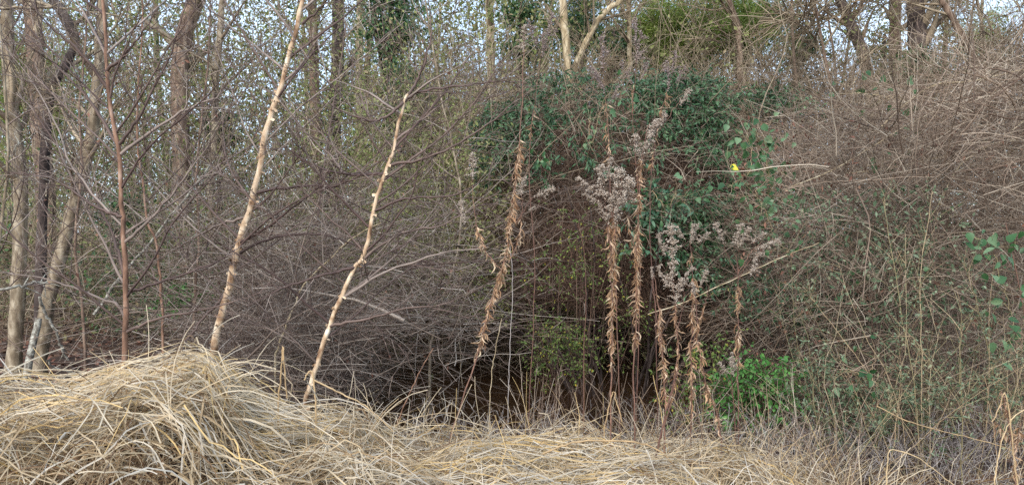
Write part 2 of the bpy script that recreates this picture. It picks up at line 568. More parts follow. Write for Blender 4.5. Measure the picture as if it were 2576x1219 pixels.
trunk_tree('grey_tree', 'grey barked tree at the left edge with gently kinked trunk', [(32, 965), (42, 800), (50, 640), (52, 500), (45, 380), (32, 290), (20, 150), (18, 20)], 8.8, .085, .06, 'bark_grey', 9)
trunk_tree('grey_tree', 'leaning grey tree curving up right beside the lichened stump', [(88, 985), (108, 850), (125, 740), (160, 620), (185, 520), (210, 430), (232, 330), (245, 220), (253, 100), (258, 0)], 8.7, .085, .045, 'bark_grey', 9)
trunk_tree('brown_tree', 'broad reddish brown tree behind the leftmost grey trunk', [(125, 760), (118, 560), (110, 420), (100, 300), (90, 160), (80, 0)], 13.5, .16, .13, 'bark_brown', 8)
trunk_tree('dark_tree', 'dark crooked tree leaning right among the grey trunks', [(100, 700), (112, 420), (125, 240), (165, 165), (190, 100), (150, 20), (100, -60)], 9.6, .06, .045, 'bark_dark', 8)
trunk_tree('brown_tree', 'brown trunk flaring at the top left of the tall pale sapling', [(470, 760), (462, 560), (455, 400), (452, 250), (455, 130), (475, 50), (498, -20)], 15, .17, .16, 'bark_brown', 8)
trunk_tree('grey_tree', 'thin pale grey tree right of the brown flaring trunk', [(535, 700), (530, 520), (540, 330), (545, 180), (560, 0)], 13, .06, .05, 'bark_grey', 8)
trunk_tree('dark_tree', 'dark brown trunk wrapped in leafy ivy behind the sapling twigs', [(838, 640), (840, 420), (845, 250), (850, 120), (852, -20)], 17, .15, .13, 'bark_dark', 8)
trunk_tree('tan_tree', 'tan trunk just right of the ivy wrapped dark trunk', [(905, 640), (905, 400), (903, 200), (906, 0)], 19, .10, .085, 'bark_tan', 7)
trunk_tree('tan_tree', 'stout pale tan tree with knobbly upper trunk before bright sky', [(1240, 640), (1238, 400), (1236, 200), (1234, 80), (1231, -20)], 17, .10, .09, 'bark_tan', 7)
trunk_tree('tan_tree', 'straight cream barked tree rising behind the evergreen mound', [(1438, 430), (1434, 260), (1428, 150), (1420, 60), (1415, -20)], 12.5, .075, .06, 'bark_tan', 7)
trunk_tree('tan_tree', 'pale forked tree leaning right above the evergreen mound', [(1436, 420), (1442, 200), (1465, 125), (1500, 60), (1535, 20), (1580, -20)], 12.8, .06, .04, 'bark_tan', 8)
trunk_tree('tan_tree', 'slim tan pole of a tree above the mound centre', [(1590, 430), (1585, 240), (1583, 100), (1580, -20)], 14, .05, .04, 'bark_tan', 6)
trunk_tree('dark_tree', 'thick black barked tree at the upper right above the brambles', [(2318, 600), (2314, 300), (2310, 170), (2306, 60), (2300, -20)], 13, .16, .14, 'bark_dark', 9, cmat='twig_far')
trunk_tree('dark_tree', 'dark tree bending left at the top above the right brambles', [(2215, 600), (2200, 300), (2180, 170), (2150, 80), (2110, -10)], 14, .13, .08, 'bark_dark', 9)
trunk_tree('brown_tree', 'brown furrowed tree beside the thick black trunk', [(2262, 600), (2255, 300), (2252, 150), (2252, -20)], 15, .13, .11, 'bark_brown', 8)
trunk_tree('brown_tree', 'forked bare tree spreading over the yellow green pine', [(1870, 420), (1862, 250), (1858, 90), (1845, 30), (1830, -20)], 13.5, .055, .04, 'bark_brown', 8)
trunk_tree('brown_tree', 'leaning bare tree crossing the sky at the top right corner', [(2560, 600), (2500, 300), (2440, 130), (2380, 20), (2360, -20)], 12.5, .06, .04, 'bark_brown', 10)


# leafy trees
def leafy_tree(name, label, u, v, Y, ru, rv, n, mat, lsize, squash=1., trunk_to=None, needle=False, tmat='bark_dark'):
    c = P(u, v, Y)
    rx, rz = ru / F * Y, rv / F * Y
    zb = float(gh(c[0], Y))
    t = thing(name, label, 'tree', (c[0], Y, zb))
    ctop = c + np.array([0, 0, rz * .8])
    tk = curve([(c[0] + .1, Y, zb - .05), (c[0] - .05, Y, (zb + c[2]) / 2), tuple(c), tuple(ctop)], 14, .01)
    Buf().tubes(tk[None], taper(.07, .03, 1, 14), 8).build('trunk', M[tmat], t)
    m = max(12, n // 160)
    cc = rng.normal(size=(m, 3))
    cc = nrm(cc) * (rng.random((m, 1)) ** .5) * [rx, min(rx, 1.6), rz] + c
    limb = np.stack([np.broadcast_to(tk[6], cc.shape), (cc + tk[8]) / 2 + rng.normal(0, .1, cc.shape), cc], 1)
    Buf().tubes(limb, taper(.02, .006, m, 3), 4).build('limbs', M[tmat], t)['kind'] = 'stuff'
    idx = rng.integers(0, m, n)
    sc_ = .16 * (rx + rz)
    X = cc[idx] + rng.normal(size=(n, 3)) * [sc_, sc_, sc_ * .6]
    tint = np.clip(rng.random(m)[idx] * .5 + rng.random(n) * .5, 0, 1)
    b = Buf()
    if needle:
        S = X
        for q in range(4):
            b.leaves(S, rng.normal(size=(n, 3)) + [0, 0, .4], U(.10, .20, n), U(.012, .02, n), tint)
    else:
        D_ = rng.normal(size=(n, 3)) + [0, -.3, -.5]
        b.leaves(X, D_, U(lsize * .6, lsize * 1.3, n), U(lsize * .35, lsize * .7, n), tint)
    f = stuff(b.build('crown', M[mat], t))
    return t


leafy_tree('pine_tree', 'yellow green pine crown lit against the sky', 1870, 70, 15.5, 125, 100, 4200, 'needle', .1, needle=True)
leafy_tree('pine_tree', 'blue green pine boughs at the top above the mound', 1470, 70, 16, 60, 90, 2200, 'leaf_green_far', .1, needle=True)
leafy_tree('pine_tree', 'olive pine foliage spreading left of the bright pine', 1720, 100, 16, 100, 110, 3000, 'needle', .1, needle=True)
leafy_tree('evergreen_tree', 'dark leafy evergreen between the two pale trunks', 1310, 60, 15, 45, 110, 2200, 'leaf_green_far', .10)
leafy_tree('evergreen_tree', 'deep green ivy smothered tree at the top centre left', 985, 60, 13, 75, 90, 3000, 'leaf_green_far', .09)
leafy_tree('evergreen_tree', 'narrow ivy column hanging under the deep green crown', 1010, 250, 12.5, 35, 90, 1500, 'leaf_green_far', .08)
leafy_tree('pine_tree', 'yellow green pine foliage over the slim tan pole', 1640, 80, 15.5, 80, 95, 2600, 'needle', .1, needle=True)
leafy_tree('evergreen_tree', 'dark evergreen foliage between the forked tree and the tan pole', 1545, 130, 15, 45, 70, 1600, 'leaf_green_far', .09)
leafy_tree('evergreen_tree', 'olive evergreen between the bending tree and the furrowed trunk', 2225, 150, 16, 50, 80, 1500, 'leaf_olive', .09)
leafy_tree('pine_tree', 'yellow green foliage behind the leftmost grey trunk near the top', 40, 250, 16, 110, 160, 2600, 'needle', .1, needle=True)
leafy_tree('evergreen_tree', 'small dark evergreen right of the bright pine', 2010, 130, 17, 50, 70, 1800, 'leaf_green_far', .10)
leafy_tree('evergreen_tree', 'evergreen foliage on the black trunk above the brambles', 2310, 190, 12.8, 55, 60, 1500, 'leaf_green_far', .08)
leafy_tree('pine_tree', 'faint green pine crown at the far top right', 2470, 110, 22, 70, 70, 1500, 'needle', .1, needle=True)
leafy_tree('evergreen_tree', 'small bright evergreen deep behind the leftmost sapling', 560, 330, 16, 40, 60, 1200, 'leaf_green_far', .09)
leafy_tree('evergreen_tree', 'low dark evergreen bush behind the reddish sapling stem', 300, 540, 12.5, 55, 55, 1500, 'leaf_green_far', .08)
leafy_tree('evergreen_tree', 'olive evergreen far behind the leftmost grey trunk', 20, 600, 16, 90, 70, 1800, 'leaf_olive', .09)
leafy_tree('evergreen_tree', 'green leafy understorey tree at the far left top', 130, 220, 20, 110, 110, 2000, 'needle', .1, needle=True)
leafy_tree('evergreen_tree', 'pale green leafy tree behind the middle tangle', 920, 240, 20, 80, 70, 1800, 'needle', .1)
leafy_tree('evergreen_tree', 'olive leafy tree behind the thin crooked sapling', 1120, 330, 17, 110, 90, 2600, 'leaf_olive', .09)

# undergrowth (left and centre, between the trunks)
n = 9000
y = U(10.5, 20, n)
x = U(-.72, .1, n) * y
S = np.stack([x, y, gh(x, y) + np.abs(rng.normal(0, .9, n))], 1)
b = Buf().tubes(wander(S, rng.normal(size=(n, 3)) * [1, 1, .5] + [0, 0, .7], U(.6, 1.8, n), 4, .18), taper(U(.004, .008, n), .002, n, 4))
stuff(b.build('undergrowth', M['twig_far']), 'brown twiggy undergrowth on the woodland floor behind the saplings', 'undergrowth')
def leaf_haze(n, ya, yb, xa, xb, zs, z0, l, mat, name, label, thr=0., a=1.9):
    y = U(ya, yb, n)
    x = U(xa, xb, n) * y
    z = np.abs(rng.normal(0, zs, n)) + z0
    f = np.sin(x * a + y + np.sin(z * 1.7)) + np.sin(x * a * .45 - y * .7 + 1 + z * .8) + rng.normal(0, .5, n)
    k = f > thr
    X = np.stack([x, y, gh(x, y) + z], 1)[k]
    m = len(X)
    L = U(l * .6, l * 1.4, m)
    o = Buf().leaves(X, rng.normal(size=X.shape) + [0, -.2, -.3], L, L * .5, np.clip(.5 + .2 * f[k] * .5 + rng.normal(0, .22, m), 0, 1)).build(name, M[mat])
    return stuff(o, label, 'undergrowth')


leaf_haze(34000, 10.5, 23, -.72, .3, 1.3, .2, .085, 'leaf_olive', 'undergrowth_leaves', 'sparse olive leaves through the woodland undergrowth', -.3)
leaf_haze(18000, 10.5, 17, -.72, -.22, .9, .3, .08, 'leaf_green_far', 'undergrowth_leaves', 'dark green leaves in the undergrowth behind the left saplings', .4)
leaf_haze(120000, 15, 28, -.72, .32, 6.0, .4, .12, 'leaf_olive', 'vine_leaves', 'olive and tan leaves on vines climbing through the background woods', -.25, 1.3)
leaf_haze(60000, 14, 23, -.72, .32, 3.4, 3.2, .10, 'leaf_olive', 'vine_leaves', 'olive leaf screen high among the background trees', -.2, 1.6)
leaf_haze(40000, 16, 27, -.72, .1, 5.0, .5, .12, 'leaf_green_far', 'vine_leaves', 'green leaves high in the background woods behind the saplings', .6, 1.1)
leaf_haze(30000, 13, 20, .33, .72, 3.0, 2.5, .08, 'leaf_olive', 'vine_leaves', 'thin olive leaves among the trees at the upper right', .3)
leaf_haze(32000, 9.0, 12.5, -.30, .0, 1.7, 1.1, .055, 'leaf_olive', 'vine_leaves', 'pale olive small leaves behind the crooked sapling', -.2)
leaf_haze(24000, 12, 20, -.02, .40, 2.6, 2.0, .085, 'leaf_olive', 'vine_leaves', 'olive leaves on the brush above the evergreen mound', -.1)

# hanging vines and upright wispy growth
n = 900
y = U(9, 17, n)
x = U(-.7, .35, n) * y
S = np.stack([x, y, gh(x, y)], 1)
S[:, 2] += U(0, 3.5, n)
b = Buf().tubes(wander(S, rng.normal(size=(n, 3)) * [.35, .35, .1] + [0, 0, 1], U(1.5, 4.5, n), 12, .16), taper(U(.003, .009, n), .0025, n, 12), 4)
stuff(b.build('hanging_vines', M['twig_far']), 'thin wavy vines and whips climbing between the background trunks', 'vines')

# ------------------------------------------------------------------ twig thickets
def open_creek(Q):
    """the air over the creek stays clear of stems"""
    g = (Q[..., 0] > -1.25) & (Q[..., 0] < 1.5) & (Q[..., 1] > 5.6) & (Q[..., 1] < 12.4) & (Q[..., 2] < .66 + .12 * np.sin(Q[..., 0] * 4))
    return ~g.any(1) | (rng.random(len(Q)) < .17)


def brush(S, D, L, r, K, wob, grav, mat, name, label, side=2, sl=(.12, .45)):
    n = len(S)
    q = wander(S, D, L, K, wob * np.exp(rng.normal(0, .35)), grav * U(-.4, 2.0, n), .02)
    r = r * np.exp(rng.normal(-.1, .42, n))
    ok = open_creek(q)
    q, r = q[ok], r[ok]
    n = len(q)
    grav = .02
    b = Buf().tubes(q, taper(r, r * .35, n, K))
    if side:
        q2 = shoots(q, side, .15, 1., (.4, 1.), sl, 4, .14, grav * .5)
        q2 = q2[open_creek(q2)]
        b.tubes(q2, taper(.0022, .0012, len(q2), 4))
    o = b.build(name, M[mat])
    return stuff(o, label, 'brush')


# purple brown tangle, centre left
def holes(S, a, sh, thr):
    """drop starting points in soft hollows so that the mass opens and closes"""
    f = np.sin(S[:, 0] * a + sh + 1.2 * np.sin(S[:, 2] * a * .8)) + np.sin(S[:, 2] * a * 1.3 + S[:, 1] * 1.1 + sh * 2) + rng.normal(0, .5, len(S))
    return S[f > thr]


n = 2900
y = U(7.0, 10.5, n)
u = np.concatenate([U(540, 1180, 2550), U(60, 1200, 350)])
top = np.interp(u, [60, 500, 700, 1000, 1250, 1400], [740, 560, 440, 480, 560, 620])
v = top + (1000 - top) * rng.random(n) ** .42
x = (u - CX) / F * y
S = holes(np.stack([x, y, np.maximum(EYE - (v - CY) / F * y, gh(x, y) + .02)], 1), 2.1, .4, -.9)
n = len(S)
D = rng.normal(size=(n, 3)) * [1., .6, .40] + [.0, 0, .15]
brush(S, D, U(.5, 1.9, n), U(.0022, .005, n), 8, .09, .03, 'twig_purple', 'twig_thicket', 'purple brown tangle of bare twigs between the pale saplings and the creek', side=3)

# longer arching whips through it
n = 380
y = U(6.4, 10, n)
u = U(420, 1130, n)
v = U(520, 980, n)
x = (u - CX) / F * y
S = np.stack([x, y, np.maximum(EYE - (v - CY) / F * y, gh(x, y) + .02)], 1)
D = rng.normal(size=(n, 3)) * [1., .4, .30] + [.0, 0, .2]
brush(S, D, U(1.0, 2.2, n), U(.003, .0055, n), 14, .07, .02, 'twig_purple', 'arching_whips', 'long arching grey brown whips through the purple tangle', side=5, sl=(.2, .7))

# low tangle close to the creek
n = 1300
y = U(5.8, 8.5, n)
u = U(560, 1170, n)
v = U(760, 1010, n)
x = (u - CX) / F * y
S = np.stack([x, y, np.maximum(EYE - (v - CY) / F * y, gh(x, y) + .02)], 1)
D = rng.normal(size=(n, 3)) * [1., .7, .35] + [0, 0, .2]
brush(S, D, U(.4, 1.5, n), U(.002, .004, n), 7, .10, .05, 'twig_purple', 'creek_brush', 'low dark brush leaning over the creek behind the straw', side=3)

# brown bramble mound on the right
n = 16500
u = U(1880, 2680, n)
y = np.where(u < 2080, U(7.2, 11, n), U(5.7, 11, n))
top = np.interp(u, [1880, 1950, 2050, 2150, 2250, 2350, 2450, 2600], [330, 300, 300, 280, 250, 205, 160, 140]) + rng.normal(0, 22, n)
v = top + (1170 - top) * rng.random(n) ** .85
x = (u - CX) / F * y
z = EYE - (v - CY) / F * y
k = z > gh(x, y)
S = holes(np.stack([x, y, z], 1)[k], 1.9, 1.3, -.1)
n = len(S)
low = sm(1.6, .4, S[:, 2])[:, None]
D = rng.normal(size=(n, 3)) * [1., .6, .55] + [.25, 0, .25] + low * [0, 0, .5]
brush(S, D, U(.4, 1.6, n), U(.0019, .0044, n), 8, .19, .06, 'twig_tan', 'bramble_thicket', 'mound of tan and brown bramble stems filling the right side')

n = 360
u = U(1900, 2680, n)
y = U(5.8, 8.5, n)
v = np.interp(u, [1880, 2150, 2350, 2600], [380, 330, 260, 200]) + 700 * rng.random(n)
x = (u - CX) / F * y
S = np.stack([x, y, np.maximum(EYE - (v - CY) / F * y, gh(x, y))], 1)
D = rng.normal(size=(n, 3)) * [.8, .4, .45] + [.4, 0, .45]
brush(S, D, U(.6, 1.7, n), U(.0022, .0045, n), 12, .10, .04, 'twig_tan', 'bramble_whips', 'pale arching bramble whips over the right thicket', side=4, sl=(.15, .5))

# olive and brown brush above the mound and behind
n = 10500
u = U(1000, 2700, n)
y = U(11, 16, n)
v = np.interp(u, [1150, 1400, 1700, 2050, 2300, 2600], [290, 310, 320, 235, 210, 150]) + np.abs(rng.normal(0, 170, n)) - 110 * rng.random(n) * (u < 2000)
x = (u - CX) / F * y
S = np.stack([x, y, EYE - (v - CY) / F * y], 1)
S = S[S[:, 2] > gh(S[:, 0], S[:, 1])]
n = len(S)
D = rng.normal(size=(n, 3)) * [.8, .6, .6] + [0, 0, .6]
brush(S, D, U(.6, 1.8, n), U(.003, .006, n), 5, .14, .02, 'twig_far', 'backing_brush', 'light brown brush rising behind the evergreen mound and brambles', side=2)

# dead stems hanging inside and under the evergreen mound
def dome(u, v):
    d2 = ((u - 1560) / 390) ** 2 + ((v - 600) / 420) ** 2
    return 8.2 + 1.6 * np.minimum(1.4, d2)


n = 12000
u = 1570 + 370 * (rng.random(n) * 2 - 1)
v = U(260, 800, n)
k = ((u - 1570) / 380) ** 2 + ((np.minimum(v, 620) - 620) / 400) ** 2 < 1.
u, v = u[k], v[k]
n = len(u)
y = dome(u, v) + U(.35, 2.0, n)
x = (u - CX) / F * y
S = np.stack([x, y, np.maximum(EYE - (v - CY) / F * y, gh(x, y) + .05)], 1)
D = rng.normal(size=(n, 3)) * [.9, .4, .6] + [0, .15, -.1]
o = brush(S, D, U(.3, 1.0, n), U(.0018, .0036, n), 6, .16, .08, 'twig_dead', 'dead_stems', 'dark brown dead stems matted inside and under the evergreen mound', side=2, sl=(.1, .35))


n = 2600
x, y = U(-1.6, 2.8, n), U(12.3, 14.6, n)
S = np.stack([x, y, gh(x, y) + U(-.05, 1.3, n) * rng.random(n)], 1)
brush(S, rng.normal(size=(n, 3)) * [.9, .4, .5] + [0, -.1, -.1], U(.3, 1.0, n), U(.003, .008, n), 6, .16, .08, 'twig_dead', 'bank_roots', 'dark roots and dead stems on the far creek bank', side=2)
n = 520
u, v = U(1220, 1900, n), U(200, 560, n)
y = dome(u, v) + U(-.12, .1, n)
S = np.stack([(u - CX) / F * y, y, EYE - (v - CY) / F * y], 1)
brush(S, rng.normal(size=(n, 3)) * [.9, .2, .7], U(.3, .9, n), U(.0018, .0034, n), 7, .14, .08, 'twig_tan', 'mound_vines', 'thin brown vines laced over the face of the evergreen mound', side=2)

# ------------------------------------------------------------------ leaf meshes for single leaves
def leaf_mesh(name, prof, fold, bend, mat):
    """leaf along +X, prof = half widths at even steps; three vertices across"""
    K = len(prof)
    t = np.linspace(0, 1, K)
    mid = np.stack([t, 0 * t, -bend * t ** 2], 1)
    p = np.asarray(prof)
    Lf = mid + np.stack([0 * t, p, p * fold], 1)
    Rt = mid + np.stack([0 * t, -p, p * fold], 1)
    V = np.stack([Lf, mid, Rt], 1)
    i = np.arange(K - 1)[:, None] * 3 + np.arange(2)[None]
    q = np.stack([i, i + 1, i + 4, i + 3], -1)
    return Buf().add(V, q, tint=.5).mesh(name, mat)


def basis(D, A):
    X = nrm(D)
    Y = nrm(np.cross(A, X))
    Z = np.cross(X, Y)
    return X, Y, Z


from mathutils import Matrix


def leaf_objects(name, meshes, parent, X, D, L, A=None):
    if A is None:
        A = rng.normal(size=X.shape) + [0, -.8, 1.2]
    bx, by, bz = basis(D, A)
    pl = np.array(parent.location)
    for i in range(len(X)):
        o = bpy.data.objects.new(name, meshes[i % len(meshes)])
        C.objects.link(o)
        o.parent = parent
        l = float(L[i])
        m = np.eye(4)
        m[:3, 0], m[:3, 1], m[:3, 2], m[:3, 3] = bx[i] * l, by[i] * l, bz[i] * l, X[i] - pl
        o.matrix_local = Matrix(m.tolist())


LANCE = [.02, .13, .17, .13, .01]
OVATE = [.02, .22, .26, .18, .01]
HEART = [.20, .42, .36, .20, .01]
lm_ever = [leaf_mesh('leaf', LANCE, .35, .15, M['leaf_ever_o']), leaf_mesh('leaf', LANCE, .2, .35, M['leaf_ever_o'])]
lm_vine = [leaf_mesh('leaf', HEART, .25, .2, M['leaf_vine']), leaf_mesh('leaf', OVATE, .3, .3, M['leaf_vine'])]
lm_bright = [leaf_mesh('leaf', OVATE, .3, .2, M['leaf_bright_o'])]


# ------------------------------------------------------------------ evergreen mound
def sprays(u, v, y, L, per, leaf, droop=.12, out=-.6):
    n = len(u)
    x = (u - CX) / F * y
    S = np.stack([x, y, EYE - (v - CY) / F * y], 1)
    D = rng.normal(size=(n, 3)) * [.8, .3, .5] + [0, out, -.1]
    q = wander(S, D, L, 6, .12, droop)
    idx = np.repeat(np.arange(n), per)
    t = U(.1, 1, n * per) * 5
    k = np.minimum(t.astype(int), 4)
    f = (t - k)[:, None]
    X = q[idx, k] * (1 - f) + q[idx, k + 1] * f
    T = nrm(q[idx, k + 1] - q[idx, k])
    Dl = T * .5 + rng.normal(size=(n * per, 3)) * .55 + [0, -.15, -.35]
    Ll = U(leaf[0], leaf[1], n * per)
    global spray_tint
    spray_tint = np.clip(rng.random(n)[idx] * .6 + rng.random(n * per) * .4, 0, 1)
    return q, X, Dl, Ll


def ell(u, v, ru, rv, n):
    a = U(0, 6.283, n)
    r = np.sqrt(rng.random(n))
    return u + ru * r * np.cos(a), v + rv * r * np.sin(a)


patches = [(1385, 215, 55, 26, 40), (1310, 270, 65, 32, 95), (1235, 350, 38, 75, 150), (1320, 335, 75, 34, 85), (1400, 290, 45, 26, 24),
           (1480, 260, 55, 32, 22), (1560, 330, 40, 50, 12), (1665, 225, 85, 36, 230), (1765, 235, 65, 45, 170), (1590, 240, 40, 30, 22), (1710, 300, 95, 34, 120),
           (1800, 310, 45, 45, 55), (1640, 370, 50, 24, 14), (1770, 380, 55, 32, 26), (1700, 500, 105, 32, 120), (1790, 520, 55, 30, 50), (1640, 530, 45, 30, 34),
           (1500, 350, 40, 40, 10), (1470, 400, 22, 18, 8), (1360, 420, 22, 22, 8), (1440, 195, 45, 18, 14), (1530, 215, 45, 20, 14),
           (1920, 245, 70, 22, 70), (1990, 250, 50, 25, 30), (1740, 600, 60, 45, 70), (1790, 650, 60, 40, 50), (1900, 740, 70, 50, 90), (1960, 790, 60, 30, 50), (1850, 400, 40, 90, 34), (1890, 560, 60, 70, 34), (1840, 640, 50, 60, 36), (1990, 700, 70, 50, 40), (1620, 600, 60, 60, 14), (1330, 410, 80, 40, 10), (1480, 400, 80, 70, 7), (1230, 430, 40, 50, 24)]
uu, vv = [], []
for a in patches:
    a_, b_ = ell(*a)
    uu.append(a_)
    vv.append(b_)
uu, vv = np.concatenate(uu), np.concatenate(vv)
yy = dome(uu, vv) + U(-.1, .35, len(uu))
cM = P(1560, 900, 9.6)
mound = thing('evergreen_shrub', 'big rounded evergreen shrub mound draped in dark glossy leaves', 'shrub', (cM[0], cM[1], float(gh(cM[0], cM[1]))))
q, X, Dl, Ll = sprays(uu, vv, yy, U(.18, .45, len(uu)), 12, (.05, .095))
stuff(Buf().tubes(q, taper(.003, .0015, len(q), 6)).build('twigs', M['branch_dark'], mound))
# limbs carrying the dome
nl = 26
a = U(0, 6.283, nl)
S = np.tile(cM, (nl, 1)) + np.stack([.5 * np.cos(a), .4 * np.sin(a), 0 * a], 1)
S[:, 2] = gh(S[:, 0], S[:, 1]) - .03
Q = wander(S, np.stack([.5 * np.cos(a), .45 * np.sin(a), 0 * a + 1.], 1), U(2.2, 3.6, nl), 12, .09, .06)
Buf().tubes(Q, taper(U(.012, .025, nl), .004, nl, 12), 6).build('limbs', M['bark_dark'], mound)['kind'] = 'stuff'
front = np.argsort(X[:, 1] - Ll * 12 + rng.random(len(X)) * .5)[:300]
rest = np.setdiff1d(np.arange(len(X)), front)
leaf_objects('leaf', lm_ever, mound, X[front], Dl[front], Ll[front] * 1.1)
n = len(rest)
stuff(Buf().leaves(X[rest], Dl[rest], Ll[rest], Ll[rest] * .34, spray_tint[rest]).build('foliage', M['leaf_ever'], mound))
# inner leaves closing the top of the dome
u, v = ell(1640, 290, 200, 70, 110)
k = ((u - 1560) / 370) ** 2 + ((v - 600) / 400) ** 2 > .28
u, v = u[k], v[k]
q, X, Dl, Ll = sprays(u, v, dome(u, v) + U(.5, 1.6, len(u)), U(.2, .5, len(u)), 10, (.045, .08))
stuff(Buf().leaves(X, Dl, Ll, Ll * .34).build('inner_foliage', M['leaf_ever'], mound))


def shrub(name, label, ells, y0, dy, per, leaf, lw, mat, omeshes, nobj=0, stemr=.004, twig='twig_dead', L=(.12, .3)):
    uu, vv = [], []
    for a in ells:
        a_, b_ = ell(*a)
        uu.append(a_)
        vv.append(b_)
    uu, vv = np.concatenate(uu), np.concatenate(vv)
    n = len(uu)
    y = y0 + U(0, dy, n)
    q, X, Dl, Ll = sprays(uu, vv, y, U(L[0], L[1], n), per, leaf, .08, -.3)
    c = q[:, 0].mean(0)
    zb = float(gh(c[0], c[1]))
    t = thing(name, label, 'shrub', (c[0], c[1], zb))
    b = Buf().tubes(q, taper(.0025, .0012, n, 6))
    m = max(6, n // 8)
    pick = rng.integers(0, n, m)
    base = np.stack([c[0] + rng.normal(0, .12, m), c[1] + rng.normal(0, .1, m), np.full(m, zb - .03)], 1)
    mid = (base + q[pick, 0]) / 2 + rng.normal(0, .08, (m, 3))
    st = np.stack([curve([base[i], mid[i], q[pick[i], 0]], 8) for i in range(m)])
    b.tubes(st, taper(stemr, stemr * .5, m, 8), 4)
    stuff(b.build('stems', M[twig], t))
    order = np.argsort(X[:, 1] + rng.random(len(X)) * .4)
    if nobj:
        f = order[:nobj]
        leaf_objects('leaf', omeshes, t, X[f], Dl[f], Ll[f])
        order = order[nobj:]
    if len(order):
        stuff(Buf().leaves(X[order], Dl[order], Ll[order], Ll[order] * lw).build('foliage', M[mat], t))
    return t


shrub('leafy_shrub', 'vivid green low leafy shrub right of the dead goldenrod cluster', [(1900, 940, 95, 42, 130), (1830, 985, 60, 45, 40), (1950, 985, 60, 45, 50), (1880, 1040, 60, 40, 40)], 5.6, .5, 9, (.03, .05), .5, 'leaf_bright', lm_bright, 280)
shrub('leafy_shrub', 'yellow green small leaved shrub beside the creek water', [(1410, 850, 70, 55, 110), (1450, 890, 60, 50, 34), (1370, 920, 40, 50, 30)], 7.2, .6, 9, (.02, .035), .55, 'leaf_lime', None, 0)
shrub('leafy_shrub', 'thin climbing shrub with tiny lime leaves under the mound', [(1400, 690, 90, 70, 60), (1500, 640, 90, 60, 50), (1460, 560, 90, 50, 35), (1340, 760, 40, 60, 20), (1560, 800, 60, 100, 40), (1210, 720, 60, 70, 14)], 7.7, .5, 8, (.02, .036), .55, 'leaf_lime', None, 0)
shrub('leafy_shrub', 'dark green trailing shrub low behind the right goldenrods', [(1930, 740, 90, 50, 80), (2050, 790, 90, 30, 70), (1780, 700, 60, 60, 25), (2130, 770, 60, 30, 30)], 6.9, .6, 9, (.04, .065), .4, 'leaf_ever', lm_ever, 150)
shrub('leafy_shrub', 'mid green seedling growth around the feet of the goldenrods', [(1730, 950, 60, 90, 45), (1800, 900, 60, 60, 30), (1720, 1040, 50, 50, 25), (1880, 1100, 80, 30, 25)], 5.9, .6, 8, (.025, .045), .5, 'leaf_lime', None, 0)
shrub('leafy_shrub', 'pale grey green leafy growth right of the vivid shrub', [(2060, 960, 70, 70, 60), (2150, 1010, 90, 60, 50), (2040, 1090, 60, 40, 25)], 5.4, .6, 8, (.03, .055), .4, 'leaf_grey', None, 0)
shrub('leafy_shrub', 'small green leafy plant on the floor right of the reddish stem', [(470, 735, 40, 25, 26), (430, 760, 20, 20, 8)], 8.3, .3, 8, (.05, .09), .45, 'leaf_bright', None, 0)

# ------------------------------------------------------------------ weeds on the right
n = 150
u = U(2060, 2660, n)
y = U(4.7, 7.2, n)
x = (u - CX) / F * y
S = np.stack([x, y, gh(x, y)], 1)
D = rng.normal(size=(n, 3)) * [.45, .3, .05] + [0, 0, 1]
h = U(.5, 1.7, n)
q = wander(S, D, h, 9, .12, .03)
b = Buf().tubes(q, taper(U(.002, .004, n), .0012, n, 9))
q2 = shoots(q, 7, .25, 1., (.5, 1.1), (.12, .4), 5, .12, .02)
b.tubes(q2, taper(.0018, .001, len(q2), 5))
stuff(b.build('weed_stems', M['weed_stem']), 'thin upright greenish and brown weed stems in the right foreground', 'weeds')
m = 6500
i = rng.integers(0, len(q2), m)
k = rng.integers(1, 5, m)
X = q2[i, k] + rng.normal(0, .01, (m, 3))
stuff(Buf().leaves(X, rng.normal(size=(m, 3)), U(.015, .045, m), U(.007, .018, m)).build('weed_leaves', M['leaf_grey']), 'tiny grey green leaves on the right foreground weeds', 'weeds')
m = 13000
u = U(1900, 2640, m)
v = U(470, 1080, m)
y = U(5.6, 7.6, m)
X = np.stack([(u - CX) / F * y, y, EYE - (v - CY) / F * y], 1)
f = np.sin(X[:, 0] * 2.3 + 1) + np.sin(X[:, 2] * 3.1 + X[:, 0]) + rng.normal(0, .5, m)
X = X[f > .75]
m = len(X)
stuff(Buf().leaves(X, rng.normal(size=(m, 3)) + [0, -.2, -.4], U(.02, .07, m), U(.01, .034, m)).build('bramble_leaves', M['leaf_grey']), 'small green leaves held among the right bramble stems', 'leaves')
n = 250
u = U(1280, 2150, n)
y = U(4.0, 5.3, n)
x = (u - CX) / F * y
S = np.stack([x, y, gh(x, y)], 1)
q = wander(S, rng.normal(size=(n, 3)) * [.3, .25, .05] + [0, 0, 1], U(.3, .85, n), 8, .10, .02, .05)
b = Buf().tubes(q, taper(U(.002, .0036, n), .0012, n, 8), 4)
q2 = shoots(q, 3, .4, 1., (.4, 1.1), (.05, .16), 4, .2, .06)
b.tubes(q2, taper(.0015, .0008, len(q2), 4))
stuff(b.build('dead_stalks', M['twig_tan']), 'brown broken weed stalks standing up through the straw below the goldenrods', 'weeds')
m = 2600
u = np.concatenate([U(60, 1200, 1100), U(1850, 2640, 1500)])
v = np.where(u < 1300, U(80, 950, m), U(300, 1080, m))
y = np.where(u < 1300, U(6.5, 12, m), U(5.8, 7.6, m))
X = np.stack([(u - CX) / F * y, y, EYE - (v - CY) / F * y], 1)
